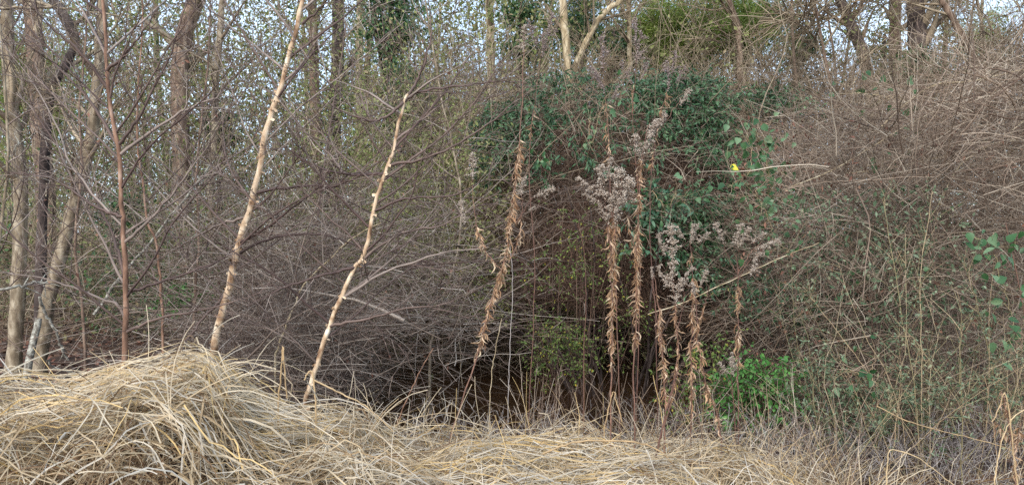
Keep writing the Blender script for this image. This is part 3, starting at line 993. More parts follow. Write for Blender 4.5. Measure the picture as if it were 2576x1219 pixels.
stuff(Buf().leaves(X, rng.normal(size=(m, 3)) + [0, -.1, -.6], U(.02, .06, m), U(.012, .03, m)).build('clinging_leaves', M['litter']), 'dead brown leaves still caught in the bare twigs', 'leaves')
# frosty grey dead weeds at the creek edge
n = 460
u = np.concatenate([U(1000, 1900, n - 200), U(1900, 2620, 200)])
y = U(4.6, 5.6, n)
x = (u - CX) / F * y
S = np.stack([x, y, gh(x, y)], 1)
q = wander(S, rng.normal(size=(n, 3)) * [.5, .4, .1] + [0, 0, 1], U(.2, .55, n), 7, .16, .05)
b = Buf().tubes(q, taper(.0026, .0014, n, 7))
q2 = shoots(q, 7, .3, 1., (.4, 1.2), (.06, .2), 4, .2, .02)
b.tubes(q2, taper(.0016, .0009, len(q2), 4))
stuff(b.build('dead_weeds', M['weed_grey']), 'frost grey dead weeds between the straw and the creek', 'weeds')

# ------------------------------------------------------------------ saplings in front
def sapling(name, label, pts, Y, r0, r1, bark, bmat, nb, bl, explicit=(), trange=(.15, .98), extra=None, peel=0, seedflat=.6, r_b=.008, up=.15):
    q = [P(u, v, Y) for u, v in pts]
    c = curve(q, 34, .004)
    zb = float(gh(c[0, 0], c[0, 1]))
    c[0, 2] = min(c[0, 2], zb - .04) if c[0, 2] - zb < 1. else c[0, 2]
    t = thing(name, label, 'sapling', (c[0, 0], c[0, 1], zb))
    K = len(c)
    R = taper(r0, r1, 1, K) * (1 + rng.normal(0, .035, (1, K)))
    Buf().tubes(c[None], R, 10, tint=.5).build('stem', M[bark], t)

    def one(br, rr):
        k_ = br.shape[0]
        b = Buf().tubes(br[None], taper(rr * 1.25, .0024, 1, k_), 5, tint=rng.random(1))
        Lb = np.linalg.norm(np.diff(br, axis=0), axis=1).sum()
        s1 = shoots(br[None], int(3 + Lb * 5), .12, 1., (.4, .9), (.2, .65), 7, .09, -.01, 0, .5)
        b.tubes(s1, taper(.0038, .0016, len(s1), 7), 3)
        s2 = shoots(s1, 3, .15, 1., (.4, .9), (.08, .32), 4, .1, 0)
        b.tubes(s2, taper(.0024, .0013, len(s2), 4), 3)
        b.build('branch', M[bmat], t)

    for j_, e in enumerate(explicit):
        dy = 0 if e[0][1] < 250 and j_ < 3 else U(-.5, .5, 1)[0]
        m_ = len(e)
        r_e = max(r_b, r1 * .85) if dy == 0 else r_b
        one(curve([P(u, v, Y + dy * i / m_) for i, (u, v) in enumerate(e)], 22, .004), r_e)
    for i in range(nb):
        tt = trange[0] + (trange[1] - trange[0]) * (i + rng.random()) / nb
        k = min(int(tt * (K - 1)), K - 2)
        T = nrm(c[k + 1] - c[k])
        sgn = 1 if i % 2 else -1
        ang = U(.7, 1.15, 1)[0]
        D_ = T * math.cos(ang) + np.array([sgn, U(-.7, .7, 1)[0], 0]) * math.sin(ang)
        D_[2] += up
        L = bl * U(.5, 1.2, 1)[0] * (1.15 - .6 * tt)
        br = wander(c[k:k + 1], D_[None], L, 16, .07, -.01)[0]
        one(br, r_b * U(.5, .9, 1)[0])
    if peel:
        tt = U(.03, .8, peel)
        k = np.minimum((tt * (K - 1)).astype(int), K - 2)
        a = U(0, 6.283, peel)
        o_ = np.stack([np.cos(a), np.sin(a), 0 * a], 1)
        S = c[k] + o_ * (R[0, k][:, None] * .97)
        ta = np.stack([-np.sin(a), np.cos(a), 0 * a], 1)
        Q = wander(S, ta + o_ * .7 + rng.normal(0, .2, (peel, 3)), U(.012, .035, peel), 5, .25, .05)
        stuff(Buf().ribbons(Q, np.tile(U(.004, .012, peel)[:, None], (1, 5)), fold=0., face=o_).build('peeling_bark', M['bark_pale'], t))
    return t


sapling('birch_sapling', 'tall leaning pale cream sapling with peeling bark rising from the straw heap',
        [(530, 1000), (540, 860), (557, 790), (575, 730), (588, 660), (602, 610), (622, 545), (640, 490), (655, 410), (666, 350), (682, 290), (697, 245), (713, 200), (727, 140), (741, 90), (756, 30), (770, -30), (800, -150)],
        5.6, .030, .016, 'bark_pale', 'branch_dark', 20, 1.7,
        [[(646, 485), (719, 471), (800, 466), (844, 470), (874, 440), (930, 436), (1040, 450), (1165, 440)], [(874, 440), (859, 428), (834, 395), (760, 325), (700, 250), (640, 210)],
         [(575, 735), (520, 790), (470, 850), (420, 880)], [(600, 612), (690, 560), (790, 480), (880, 420)], [(760, 60), (800, 25), (840, -10)],
         [(590, 640), (680, 600), (800, 590), (920, 620), (1050, 640)], [(620, 545), (540, 570), (450, 620), (340, 690)]],
        peel=110, r_b=.010)
sapling('birch_sapling', 'thinner orange cream sapling with crooked stem right of the tall pale one',
        [(755, 1060), (772, 1000), (787, 950), (800, 900), (822, 840), (850, 770), (872, 715), (893, 672), (915, 640), (930, 590), (940, 530), (952, 490), (962, 455), (975, 420), (988, 385), (997, 340), (1006, 305), (1018, 250), (1030, 235)],
        5.2, .019, .0095, 'bark_pale', 'branch_dark', 18, 1.5,
        [[(984, 415), (1059, 400), (1144, 365), (1219, 320), (1288, 260), (1330, 215)], [(1029, 238), (1054, 190), (1079, 120), (1084, 60), (1074, -20)], [(1024, 247), (1080, 225), (1170, 215), (1260, 205), (1340, 210)],
         [(1022, 250), (960, 300), (880, 290), (800, 240)], [(970, 435), (900, 440), (800, 420), (700, 360)], [(940, 530), (1020, 500), (1140, 490), (1240, 440)],
         [(900, 660), (1000, 590), (1120, 560), (1260, 480)], [(860, 750), (960, 690), (1100, 640), (1230, 620)], [(830, 820), (930, 800), (1060, 770), (1180, 800)], [(893, 672), (820, 690), (720, 720), (620, 770)]],
        peel=60, r_b=.010)
sapling('bare_sapling', 'straight red brown sapling with long upswept dark branches at the left',
        [(308, 1010), (311, 940), (315, 860), (318, 780), (317, 700), (312, 600), (308, 540), (303, 460), (297, 370), (283, 300), (273, 230), (266, 140), (262, 60), (258, -20), (254, -120)],
        5.3, .021, .010, 'bark_red', 'branch_dark', 14, 1.7,
        [[(294, 362), (230, 260), (130, 150), (0, 20)], [(295, 368), (345, 300), (430, 130), (475, -10)], [(304, 388), (400, 320), (480, 270), (550, 240), (560, 180)],
         [(316, 716), (300, 640), (285, 600), (250, 520), (190, 430), (100, 300), (40, 200)], [(314, 800), (295, 768), (260, 752), (170, 718), (110, 700), (0, 685)],
         [(318, 737), (400, 710), (540, 660), (620, 610)], [(318, 835), (400, 800), (540, 772), (660, 735)], [(312, 610), (390, 540), (470, 440), (540, 340)], [(308, 545), (240, 520), (130, 450), (0, 430)],
         [(268, 180), (330, 120), (400, 20)], [(270, 220), (200, 130), (120, 60), (60, -20)]],
        r_b=.011, up=.35)
sapling('bare_sapling', 'thin orange brown sapling right of the straight red brown one',
        [(412, 900), (409, 820), (406, 740), (400, 670), (392, 600), (372, 560), (362, 480), (350, 390), (345, 300), (350, 200), (358, 60), (360, -40)],
        6.3, .012, .006, 'bark_red', 'branch_dark', 12, 1.3, [[(406, 745), (370, 640), (330, 520), (300, 420)]], r_b=.006, up=.3)
sapling('bare_sapling', 'slim dark sapling with drooping twigs in the middle of the purple tangle',
        [(700, 960), (715, 840), (725, 740), (760, 640), (800, 540), (815, 430), (830, 320), (850, 200), (870, 60)],
        7.6, .014, .006, 'branch_dark', 'twig_purple', 20, 1.7, r_b=.007)
sapling('bare_sapling', 'slender grey brown sapling leaning toward the left side of the mound',
        [(1080, 960), (1085, 860), (1110, 760), (1150, 640), (1160, 500), (1140, 380), (1110, 240), (1085, 100), (1070, 0)],
        8.3, .016, .007, 'bark_grey', 'twig_purple', 20, 1.8, r_b=.007)
sapling('bare_sapling', 'tan leaning shoot crossing low behind the tall pale sapling',
        [(690, 900), (715, 830), (740, 770), (770, 710), (830, 650), (900, 590), (960, 560)], 6.4, .010, .004, 'bark_tan', 'twig_purple', 8, .9, r_b=.005)
sapling('bare_sapling', 'grey twiggy sapling at the extreme left edge',
        [(-40, 940), (-30, 800), (-10, 650), (10, 520), (20, 380), (10, 200), (0, 60)], 7.0, .018, .009, 'bark_grey', 'branch_dark', 16, 1.6, r_b=.007)
sapling('bare_sapling', 'reddish twiggy sapling crowding the top left behind pale branches',
        [(215, 900), (205, 760), (190, 600), (205, 430), (200, 280), (215, 120), (220, -30)], 7.4, .016, .008, 'bark_brown', 'twig_purple', 22, 1.8, r_b=.007)
sapling('bare_sapling', 'brown twiggy sapling filling the gap before the brown flaring trunk',
        [(480, 900), (490, 760), (500, 600), (495, 430), (510, 280), (525, 120), (530, -30)], 7.8, .016, .008, 'bark_brown', 'twig_purple', 24, 1.9, r_b=.007)


# bare branches lying or hanging on their own
def dead_branch(label, pts, Y, r0, r1, mat='lichen', twigs=4, dy=.3):
    c = curve([P(u, v, Y + dy * i / (len(pts) - 1)) for i, (u, v) in enumerate(pts)], 22, .006)
    t = thing('fallen_branch', label, 'branch', c[0])
    Buf().tubes(c[None], taper(r0, r1, 1, 22), 7, tint=.5).build('limb', M[mat], t)
    s = shoots(c[None], twigs, .3, 1., (.4, .9), (.12, .4), 6, .14)
    stuff(Buf().tubes(s, taper(r1, .0016, len(s), 6), 4).build('twigs', M[mat], t))


dead_branch('pale lichened branch jutting in at the left edge above the straw', [(-30, 735), (40, 722), (80, 712), (118, 708)], 6.2, .014, .008, twigs=6)
dead_branch('crooked lichened branch fallen against the leaning grey trunk', [(100, 745), (112, 790), (140, 830), (152, 870), (172, 905)], 7.6, .016, .010)
dead_branch('whitish fallen stick lying on the leaf litter', [(118, 905), (140, 925), (200, 940), (290, 942)], 7.8, .010, .005)
dead_branch('pale leaning dead pole crossing behind the red brown sapling', [(236, 790), (300, 700), (370, 620), (440, 530), (520, 430), (530, 410)], 7.4, .016, .009)
dead_branch('whitish crooked twig dangling by the left grey trunk', [(90, 335), (60, 355), (42, 365), (30, 400), (0, 430)], 7.0, .008, .004, twigs=8)
dead_branch('pale smooth branch slanting across the upper left', [(360, 50), (420, 90), (460, 120), (510, 150), (560, 190)], 8.2, .02, .012, 'bark_grey')
dead_branch('long pale limb across the top left corner', [(-20, 20), (60, 20), (140, 18), (220, 30), (300, 40)], 7.8, .018, .008, 'bark_grey', twigs=8)
t = thing('lichened_stump', 'short lichen spotted broken stump leaning on the grey tree base', 'stump', (P(65, 990, 8.2)[0], 8.2, 0))
c = curve([P(60, 1000, 8.2), P(75, 900, 8.25), P(97, 800, 8.35)], 12, .004)
Buf().tubes(c[None], taper(.045, .035, 1, 12), 9, tint=.5).build('wood', M['lichen'], t)

# ------------------------------------------------------------------ dead goldenrods
def rod_leaf_mesh(L, W, curl, seed):
    K = 7
    d = np.array([[.34, rng.normal(0, .2), -.95]])
    q = wander(np.zeros((1, 3)), d, L, K, .48, .30)
    q[:, :, 0] *= .6
    tw = taper(0, 0, 1, K)
    tw[0] = W * np.array([.25, .8, 1, .95, .75, .45, .05])
    fc = np.array([[rng.normal(0, 1), rng.normal(0, 1), rng.normal(0, .4)]])
    return Buf().ribbons(q, tw, tint=np.array([.5]), fold=.35, face=fc).mesh('leaf', M['rod_leaf'])


rod_leaves = [rod_leaf_mesh(U(.05, .095, 1)[0], U(.0026, .0056, 1)[0], .4, i) for i in range(24)]


def plume_mesh(H, wd, ns, nf, mat, side=0):
    q = wander(np.zeros((1, 3)), [[.1, 0, 1]], H, 10, .08, .01)
    b = Buf().tubes(q, taper(.002, .0008, 1, 10), 4, tint=np.array([0.]))
    s = shoots(q, ns, .05, 1., (.6, 1.1), (wd * .6, wd * 1.2), 8, .08, .10, 0)
    if side:
        s[:, :, 0] = s[:, :1, 0] + np.abs(s[:, :, 0] - s[:, :1, 0]) * side
    b.tubes(s, taper(.0012, .0006, len(s), 8), 3, tint=np.zeros(len(s)))
    i = np.repeat(np.arange(len(s)), nf)
    k = rng.integers(1, 8, len(i))
    f = rng.random((len(i), 1))
    X = s[i, k - 1] * (1 - f) + s[i, k] * f + rng.normal(0, .0045, (len(i), 3)) + [0, 0, .003]
    b.blobs(X, U(.0022, .0052, len(i)))
    i2 = rng.integers(0, 10, 40)
    b.blobs(q[0, i2] + rng.normal(0, .006, (40, 3)), .005)
    return b.mesh('seed_plume', M[mat])


plumes = [plume_mesh(.16, .06, 16, 30, 'plume', s) for s in (0, 1, -1, 0)]
plumes_far = [plume_mesh(.18, .08, 16, 12, 'plume_far', s) for s in (0, 1, -1)]


def goldenrod(label, Y, stems, leaves, plume, r=.0048, far=False, dens=95):
    """stems: list of pixel polylines; leaves: (stem, v from, v to, density); plume: (u, v bottom, size, tilt)"""
    cs = []
    for s_ in stems:
        cs.append(curve([P(u, v, Y + .02 * i) for i, (u, v) in enumerate(s_)], 26, .003))
    c0 = cs[0]
    zb = float(gh(c0[0, 0], c0[0, 1]))
    if c0[0, 2] > zb:
        c0 = np.vstack([[[c0[0, 0] - .01, c0[0, 1], zb - .02]], c0])
        cs[0] = c0
    t = thing('dead_goldenrod', label, 'dead plant', (c0[0, 0], c0[0, 1], zb), 'dead goldenrod stalks along the bank')
    for j, c in enumerate(cs):
        Buf().tubes(c[None], taper(r if j == 0 else r * .55, r * .45 if j == 0 else r * .3, 1, len(c)), 6).build('stem', M['rod_stem'], t)
    pl = np.array(t.location)
    for (j, va, vb, dn) in leaves:
        c = cs[j]
        za, zb_ = EYE - (va - CY) / F * Y, EYE - (vb - CY) / F * Y
        n = int(abs(zb_ - za) * dn * 4.4)
        z = U(min(za, zb_), max(za, zb_), n)
        ph = U(0, 6.28, 1)[0]
        z = z[np.sin(z * 17 + ph) + .7 * np.sin(z * 41 + 2 * ph) + rng.normal(0, .9, n) > -.5]
        n = len(z)
        o_ = np.argsort(c[:, 2])
        xx, yy_ = np.interp(z, c[o_, 2], c[o_, 0]), np.interp(z, c[o_, 2], c[o_, 1])
        for i in range(n):
            o = bpy.data.objects.new('leaf', rod_leaves[rng.integers(0, len(rod_leaves))])
            C.objects.link(o)
            o.parent = t
            o.location = (xx[i] - pl[0], yy_[i] - pl[1], z[i] - pl[2])
            o.rotation_euler = (rng.normal(0, .2), rng.normal(.1, .2) - (.8 if rng.random() < .07 else 0), U(0, 6.283, 1)[0])
            s_ = U(.3, 1.05, 1)[0]
            o.scale = (s_ * U(.7, 1.6, 1)[0], s_, s_)
    pm = plumes_far if far else plumes
    for i, (u, v, size, tilt) in enumerate(plume):
        o = bpy.data.objects.new('seed_plume', pm[rng.integers(0, len(pm))])
        C.objects.link(o)
        o.parent = t
        o.location = (P(u, v, Y) - pl).tolist()
        o.rotation_euler = (rng.normal(0, .2), tilt, U(-.6, .6, 1)[0])
        s_ = size / F * Y / (.18 if far else .16)
        o.scale = (s_, s_, s_)
    return t


goldenrod('tall dead goldenrod bending left, thickly leaved, left of the creek water', 4.3,
          [[(1128, 1120), (1165, 1000), (1200, 900), (1232, 770), (1268, 660), (1287, 540), (1300, 430), (1308, 340), (1312, 250), (1316, 150), (1318, 90)],
           [(1262, 680), (1228, 640), (1205, 590), (1193, 520), (1188, 450)], [(1285, 650), (1305, 600), (1313, 530), (1313, 470)], [(1300, 560), (1330, 510), (1350, 490)]],
          [(0, 900, 780, 110), (0, 780, 640, 190), (0, 640, 480, 230), (0, 480, 330, 130), (1, 660, 560, 70), (2, 640, 540, 60)],
          [(1190, 450, 62, -.2), (1168, 560, 55, -.3), (1310, 490, 45, .1), (1345, 495, 50, 1.1), (1330, 528, 22, .9), (1316, 130, 60, 0)])
goldenrod('dead goldenrod with the biggest fluffy seed head below the mound centre', 4.2,
          [[(1536, 1090), (1538, 950), (1540, 800), (1543, 650), (1545, 520), (1547, 430)], [(1541, 760), (1535, 600), (1520, 500), (1505, 450)], [(1543, 620), (1556, 520), (1565, 440)], [(1540, 640), (1515, 520), (1490, 480)]],
          [(0, 930, 760, 110), (0, 760, 540, 210), (1, 700, 560, 60), (2, 640, 540, 40)],
          [(1545, 520, 90, 0), (1520, 500, 80, -.3), (1562, 530, 90, .15), (1500, 480, 55, -1.0), (1505, 505, 45, -1.2), (1535, 450, 50, -.2), (1548, 560, 60, .1), (1518, 535, 30, -.6), (1530, 560, 60, -.1)])
goldenrod('slim dead goldenrod close on the right of the biggest seed head', 4.25,
          [[(1597, 1080), (1596, 950), (1600, 800), (1603, 650), (1607, 520), (1612, 420), (1622, 350), (1635, 310)], [(1603, 640), (1585, 580), (1578, 520)], [(1615, 400), (1650, 340), (1700, 270), (1718, 240)]],
          [(0, 860, 660, 130), (0, 660, 480, 170), (0, 480, 390, 90), (1, 640, 540, 60)],
          [(1618, 385, 80, .15), (1635, 350, 70, .5), (1610, 400, 60, -.2), (1712, 265, 45, .5), (1645, 330, 45, .7)])
goldenrod('tall faint goldenrod with purplish plume standing before the mound top', 5.0,
          [[(1655, 1050), (1650, 800), (1635, 560), (1640, 420), (1655, 320), (1675, 240), (1690, 190)]], [(0, 300, 220, 60), (0, 420, 300, 25)],
          [(1682, 225, 70, .1), (1690, 190, 60, .2), (1700, 210, 50, .5)], .004, True)
goldenrod('tall faint goldenrod left of the mound top with airy plume', 5.2,
          [[(1560, 1050), (1548, 700), (1535, 480), (1530, 320), (1520, 220), (1515, 130)]], [(0, 420, 250, 28)],
          [(1520, 230, 70, -.2), (1516, 170, 80, 0), (1535, 260, 50, .4), (1508, 210, 50, -.5)], .004, True)
goldenrod('tall faint goldenrod with plume reaching the sky above the mound', 5.3,
          [[(1600, 1050), (1610, 700), (1600, 420), (1590, 280), (1600, 160), (1598, 90)]], [(0, 300, 200, 28)],
          [(1600, 160, 80, 0), (1598, 110, 70, .2), (1590, 210, 60, -.4), (1612, 200, 50, .6)], .004, True)
goldenrod('faint thin goldenrod rising above the bending left stalk', 5.2,
          [[(1330, 1060), (1345, 700), (1330, 420), (1345, 260), (1360, 150), (1370, 70)]], [(0, 420, 250, 18)],
          [(1365, 140, 70, .1), (1375, 100, 70, .3), (1350, 120, 60, -.4), (1340, 90, 40, -.2)], .0035, True)
goldenrod('short goldenrod with feathery cream plume leftmost of the right cluster', 4.2,
          [[(1672, 1090), (1674, 1000), (1668, 900), (1658, 800), (1652, 730), (1645, 690)], [(1668, 900), (1650, 780), (1640, 700)]],
          [(0, 1020, 900, 120), (0, 900, 740, 90)], [(1640, 700, 28, -.2)])
goldenrod('goldenrod with two stacked feathery cream plumes in the right cluster', 4.3,
          [[(1655, 1130), (1685, 1010), (1705, 900), (1700, 800), (1695, 720), (1690, 660)], [(1700, 840), (1720, 760), (1715, 700)]],
          [(0, 1000, 880, 50), (0, 880, 760, 50)], [(1690, 660, 85, -.05), (1672, 640, 55, -.5), (1692, 730, 70, -.1), (1680, 720, 55, -.7), (1712, 720, 55, .3), (1700, 760, 60, .1)])
goldenrod('leafy goldenrod with curled dry leaves in the middle of the right cluster', 4.25,
          [[(1738, 1120), (1740, 1000), (1738, 880), (1742, 780), (1742, 700), (1738, 640), (1740, 590)], [(1740, 880), (1768, 780), (1785, 720)]],
          [(0, 1060, 880, 90), (0, 880, 720, 90), (0, 720, 620, 50), (1, 860, 760, 40)], [(1738, 610, 45, -.1), (1722, 600, 35, -.6), (1755, 610, 38, .7), (1745, 590, 30, .2), (1762, 720, 40, .3)])
goldenrod('goldenrod leaning left with twisted dry leaves near the vivid shrub', 4.15,
          [[(1815, 1100), (1800, 1030), (1775, 960), (1760, 880), (1752, 800), (1748, 740)]], [(0, 1080, 960, 110), (0, 960, 800, 70)], [(1748, 745, 40, -.1)])
goldenrod('rightmost slim goldenrod with spreading feathery cream plumes', 4.6,
          [[(1858, 1090), (1857, 980), (1856, 860), (1858, 760), (1856, 690), (1852, 640)], [(1856, 690), (1885, 640), (1915, 610)], [(1856, 690), (1830, 640), (1818, 600)], [(1857, 700), (1875, 670), (1890, 650)]],
          [(0, 860, 720, 85), (0, 960, 860, 30)], [(1855, 620, 55, -.1), (1862, 615, 45, .4), (1822, 610, 50, -.5), (1905, 625, 60, 1.0), (1890, 610, 40, .8), (1845, 920, 35, -.3), (1888, 690, 60, .1)])
goldenrod('low goldenrod with drooped grey seed head beside the vivid shrub', 4.7,
          [[(1850, 1090), (1845, 1000), (1840, 940)], [(1845, 1000), (1830, 950), (1815, 925)]], [], [(1845, 945, 45, -.3), (1830, 935, 35, -.9), (1850, 930, 35, .4)])


t = goldenrod('clump of curled orange brown dead foliage at the lower right edge', 3.9,
              [[(2556, 1235), (2552, 1150), (2540, 1080), (2528, 1010), (2520, 985)], [(2552, 1150), (2565, 1080), (2580, 1030)], [(2545, 1110), (2515, 1070), (2500, 1060)]],
              [(0, 1200, 990, 60), (1, 1140, 1030, 60), (2, 1105, 1060, 60)], [], .004)
t.name = 'dead_plant'
del t['group']


# lone canes, stalks and bent straws
def stalk(name, label, cat, pts, Y, r0, r1, mat, group=None, dy=0., twigs=0, ground=True):
    c = curve([P(u, v, Y + dy * i / (len(pts) - 1)) for i, (u, v) in enumerate(pts)], 24, .002)
    zb = float(gh(c[0, 0], c[0, 1]))
    if ground and c[0, 2] > zb:
        c = np.vstack([[[c[0, 0], c[0, 1], zb - .02]], c])
    t = thing(name, label, cat, c[0], group)
    Buf().tubes(c[None], taper(r0, r1, 1, len(c)), 6).build('stem', M[mat], t)
    if twigs:
        s = shoots(c[None], twigs, .3, 1., (.4, .9), (.1, .35), 6, .1)
        stuff(Buf().tubes(s, taper(r1, .001, len(s), 6), 3).build('twigs', M[mat], t))


stalk('bent_reed', 'thick bent straw stalk arching low across the straw', 'reed', [(1365, 1140), (1400, 1125), (1450, 1110), (1520, 1106), (1600, 1112), (1645, 1125), (1690, 1160), (1710, 1200)], 3.7, .0055, .0035, 'straw_stalk', ground=False)
stalk('bent_reed', 'yellow straw stalk bent over in a sharp hook by the creek', 'reed', [(1520, 1080), (1535, 1010), (1545, 985), (1550, 1010), (1565, 1060)], 4.2, .004, .003, 'straw_stalk')
stalk('bent_reed', 'upright folded straw beside the foot of the crooked sapling', 'reed', [(700, 1010), (706, 940), (712, 872), (714, 910), (722, 1000)], 4.0, .005, .004, 'straw_stalk')
stalk('bent_reed', 'upright straw with drooping tip left of the crooked sapling', 'reed', [(795, 1040), (792, 980), (785, 935), (772, 940), (765, 955)], 4.0, .005, .004, 'straw_stalk')
stalk('bent_reed', 'long straw stalk slanting right from the crooked sapling foot', 'reed', [(790, 955), (850, 985), (920, 1020), (990, 1085)], 4.0, .005, .003, 'straw_stalk', ground=False)
stalk('bent_reed', 'thin straw stalk reaching left over the straw edge', 'reed', [(110, 980), (180, 960), (270, 940), (340, 925)], 4.1, .004, .003, 'straw_stalk', ground=False)
stalk('bent_reed', 'small peaked straw sticking up at the dip in the straw', 'reed', [(175, 1010), (186, 985), (195, 975), (203, 985), (212, 1010)], 4.1, .004, .003, 'straw_stalk')
stalk('bent_reed', 'hooked orange straw in the lower right weeds', 'reed', [(2230, 1219), (2232, 1170), (2240, 1132), (2300, 1145), (2350, 1180), (2400, 1219)], 3.6, .0035, .002, 'straw_stalk')
stalk('bent_reed', 'arching orange straw at the right edge of the picture', 'reed', [(2560, 1219), (2545, 1100), (2530, 990), (2515, 1020), (2495, 1060)], 3.6, .004, .0025, 'straw_stalk')
stalk('bent_reed', 'second orange straw curving beside the right edge', 'reed', [(2500, 1240), (2512, 1150), (2540, 1060), (2590, 1020)], 3.7, .0035, .0025, 'straw_stalk')
stalk('bare_cane', 'bright orange red cane slanting beside the creek', 'cane', [(1000, 1060), (1030, 990), (1058, 930), (1090, 875)], 5.0, .005, .003, 'bark_red')
stalk('bare_cane', 'thin straight pale stalk standing before the creek water', 'cane', [(1278, 1000), (1282, 900), (1286, 800), (1290, 690), (1283, 620)], 4.9, .0028, .002, 'weed_grey')
stalk('bare_cane', 'thin tan stalk just left of the pale creek stalk', 'cane', [(1232, 1020), (1238, 930), (1250, 860), (1262, 800)], 5.0, .003, .002, 'bark_tan')
stalk('bare_cane', 'thin upright cane left of the biggest goldenrod', 'cane', [(1468, 1070), (1469, 900), (1474, 750), (1470, 640), (1455, 560)], 4.8, .003, .002, 'rod_stem')
stalk('bare_cane', 'long straight tan cane lying diagonally through the right brambles', 'cane', [(2050, 580), (2010, 680), (2000, 770)], 6.3, .004, .003, 'twig_tan', ground=False)
stalk('bare_cane', 'long pale cane rising rightward across the brambles', 'cane', [(1630, 790), (1720, 760), (1850, 700), (1960, 650), (2060, 610)], 5.6, .004, .0025, 'bark_tan', ground=False)
stalk('bare_cane', 'tan bramble cane sweeping up to the right at mid height', 'cane', [(1990, 470), (2100, 425), (2200, 365), (2290, 310), (2360, 275)], 6.6, .005, .003, 'bark_tan', ground=False, twigs=5)
stalk('bare_cane', 'tan bramble cane arching over the top of the right mound', 'cane', [(2215, 320), (2280, 260), (2350, 215), (2440, 205), (2510, 190), (2576, 175)], 6.7, .006, .003, 'bark_tan', ground=False, twigs=5)
stalk('bare_cane', 'pale bramble cane climbing steeply below the right mound', 'cane', [(2345, 600), (2370, 500), (2420, 410), (2500, 360), (2580, 300)], 6.4, .005, .003, 'bark_tan', ground=False, twigs=6)
stalk('bare_cane', 'nearly level pale bramble cane across the right middle', 'cane', [(2130, 435), (2230, 425), (2340, 400), (2440, 380), (2560, 350)], 6.6, .005, .003, 'bark_tan', ground=False, twigs=5)
stalk('bare_cane', 'pale broken stalk slanting down across the lower right weeds', 'cane', [(2205, 1020), (2290, 1060), (2380, 1085), (2480, 1110), (2560, 1135)], 4.6, .0035, .002, 'straw_stalk', ground=False)
stalk('bare_cane', 'dark upright cane in the lower right foreground', 'cane', [(2085 + 560, 1000), (2600, 900), (2560, 700), (2530, 560)], 5.2, .005, .003, 'rod_stem')
stalk('bare_cane', 'dark reddish cane standing before the right cluster of goldenrods', 'cane', [(1640, 1190), (1665, 1080), (1690, 980), (1705, 930)], 3.9, .0055, .004, 'rod_stem')


def tall_weed(label, pts, Y, nl):
    c = curve([P(u, v, Y) for u, v in pts], 24, .003)
    zb = float(gh(c[0, 0], c[0, 1]))
    if c[0, 2] > zb:
        c = np.vstack([[[c[0, 0], c[0, 1], zb - .02]], c])
    t = thing('tall_weed', label, 'weed', c[0])
    Buf().tubes(c[None], taper(.0038, .0018, 1, len(c)), 5).build('stem', M['weed_stem'], t)
    s = shoots(c[None], 22, .3, 1., (.5, .9), (.15, .5), 7, .08, -.01)
    stuff(Buf().tubes(s, taper(.0018, .001, len(s), 7), 3).build('twigs', M['weed_stem'], t))
    i, k = rng.integers(0, len(s), nl), rng.integers(1, 7, nl)
    stuff(Buf().leaves(s[i, k], rng.normal(size=(nl, 3)), U(.015, .04, nl), U(.008, .016, nl)).build('foliage', M['leaf_grey'], t))


tall_weed('tall greenish weed with wispy side shoots, left of the pair in the right middle', [(2310, 1080), (2300, 960), (2275, 830), (2255, 700), (2235, 590), (2220, 500)], 5.3, 160)
tall_weed('tall upright yellowish weed crossing the other tall weed', [(2320, 1080), (2318, 900), (2314, 760), (2320, 640), (2335, 560), (2345, 480)], 5.4, 160)
tall_weed('slanting grey green weed low behind the vivid shrub', [(2260, 1050), (2180, 930), (2080, 800), (2020, 720)], 5.6, 140)
tall_weed('brown weed standing in the lower right foreground', [(2420, 1190), (2420, 1040), (2415, 900), (2420, 780)], 4.6, 80)
tall_weed('tall thin weed near the right edge below the vine leaves', [(2530, 1130), (2490, 900), (2450, 740), (2420, 640)], 5.2, 120)


# ------------------------------------------------------------------ greenbrier vines
def vine(label, pts, Y, n, size, spread=.05, dn=-.5):
    c = curve([P(u, v, Y + rng.normal(0, .04)) for u, v in pts], 26, .008)
    t = thing('leafy_vine', label, 'vine', c[0])
    b = Buf().tubes(c[None], taper(.003, .0015, 1, 26), 5)
    k = rng.integers(0, 26, n)
    X = c[k] + rng.normal(0, spread, (n, 3))
    st = np.stack([c[k], (c[k] + X) / 2 + rng.normal(0, .01, (n, 3)), X], 1)
    b.tubes(st, taper(.0014, .001, n, 3), 3)
    b.build('stem', M['weed_stem'], t)
    D_ = rng.normal(size=(n, 3)) * .6 + [0, -.25, dn]
    leaf_objects('leaf', lm_vine, t, X, D_, U(size * .7, size * 1.3, n), rng.normal(size=(n, 3)) * .6 + [0, -1, .4])


vine('dense glossy green vine with a yellow leaf hanging right of the mound', [(1900, 330), (1915, 370), (1930, 410), (1935, 460), (1945, 510)], 6.3, 100, 0.066, .10)
vine('vine with pale green leaves curling beside the mound right edge', [(1860, 330), (1880, 350), (1895, 380), (1880, 440), (1830, 470)], 6.4, 34, 0.062, .1)
vine('vine trailing scattered green leaves below the glossy hanging vine', [(1900, 480), (1930, 540), (1950, 600), (1990, 640)], 6.0, 44, 0.055, .14)
vine('vine with large blue green leaves near the right edge', [(2440, 590), (2480, 610), (2520, 625), (2560, 610)], 5.2, 24, 0.072, .07)
vine('vine with lobed green leaves low at the right edge', [(2500, 640), (2530, 740), (2550, 840), (2520, 860)], 5.1, 30, 0.068, .09)
vine('vine with sparse leaves and one yellow in the right middle', [(2190, 590), (2225, 600), (2260, 620), (2300, 640)], 6.4, 20, 0.058, .08)
vine('vine with pale leaves strung along the bramble slope', [(2140, 385), (2200, 400), (2240, 440), (2260, 490)], 6.6, 20, 0.055, .08)
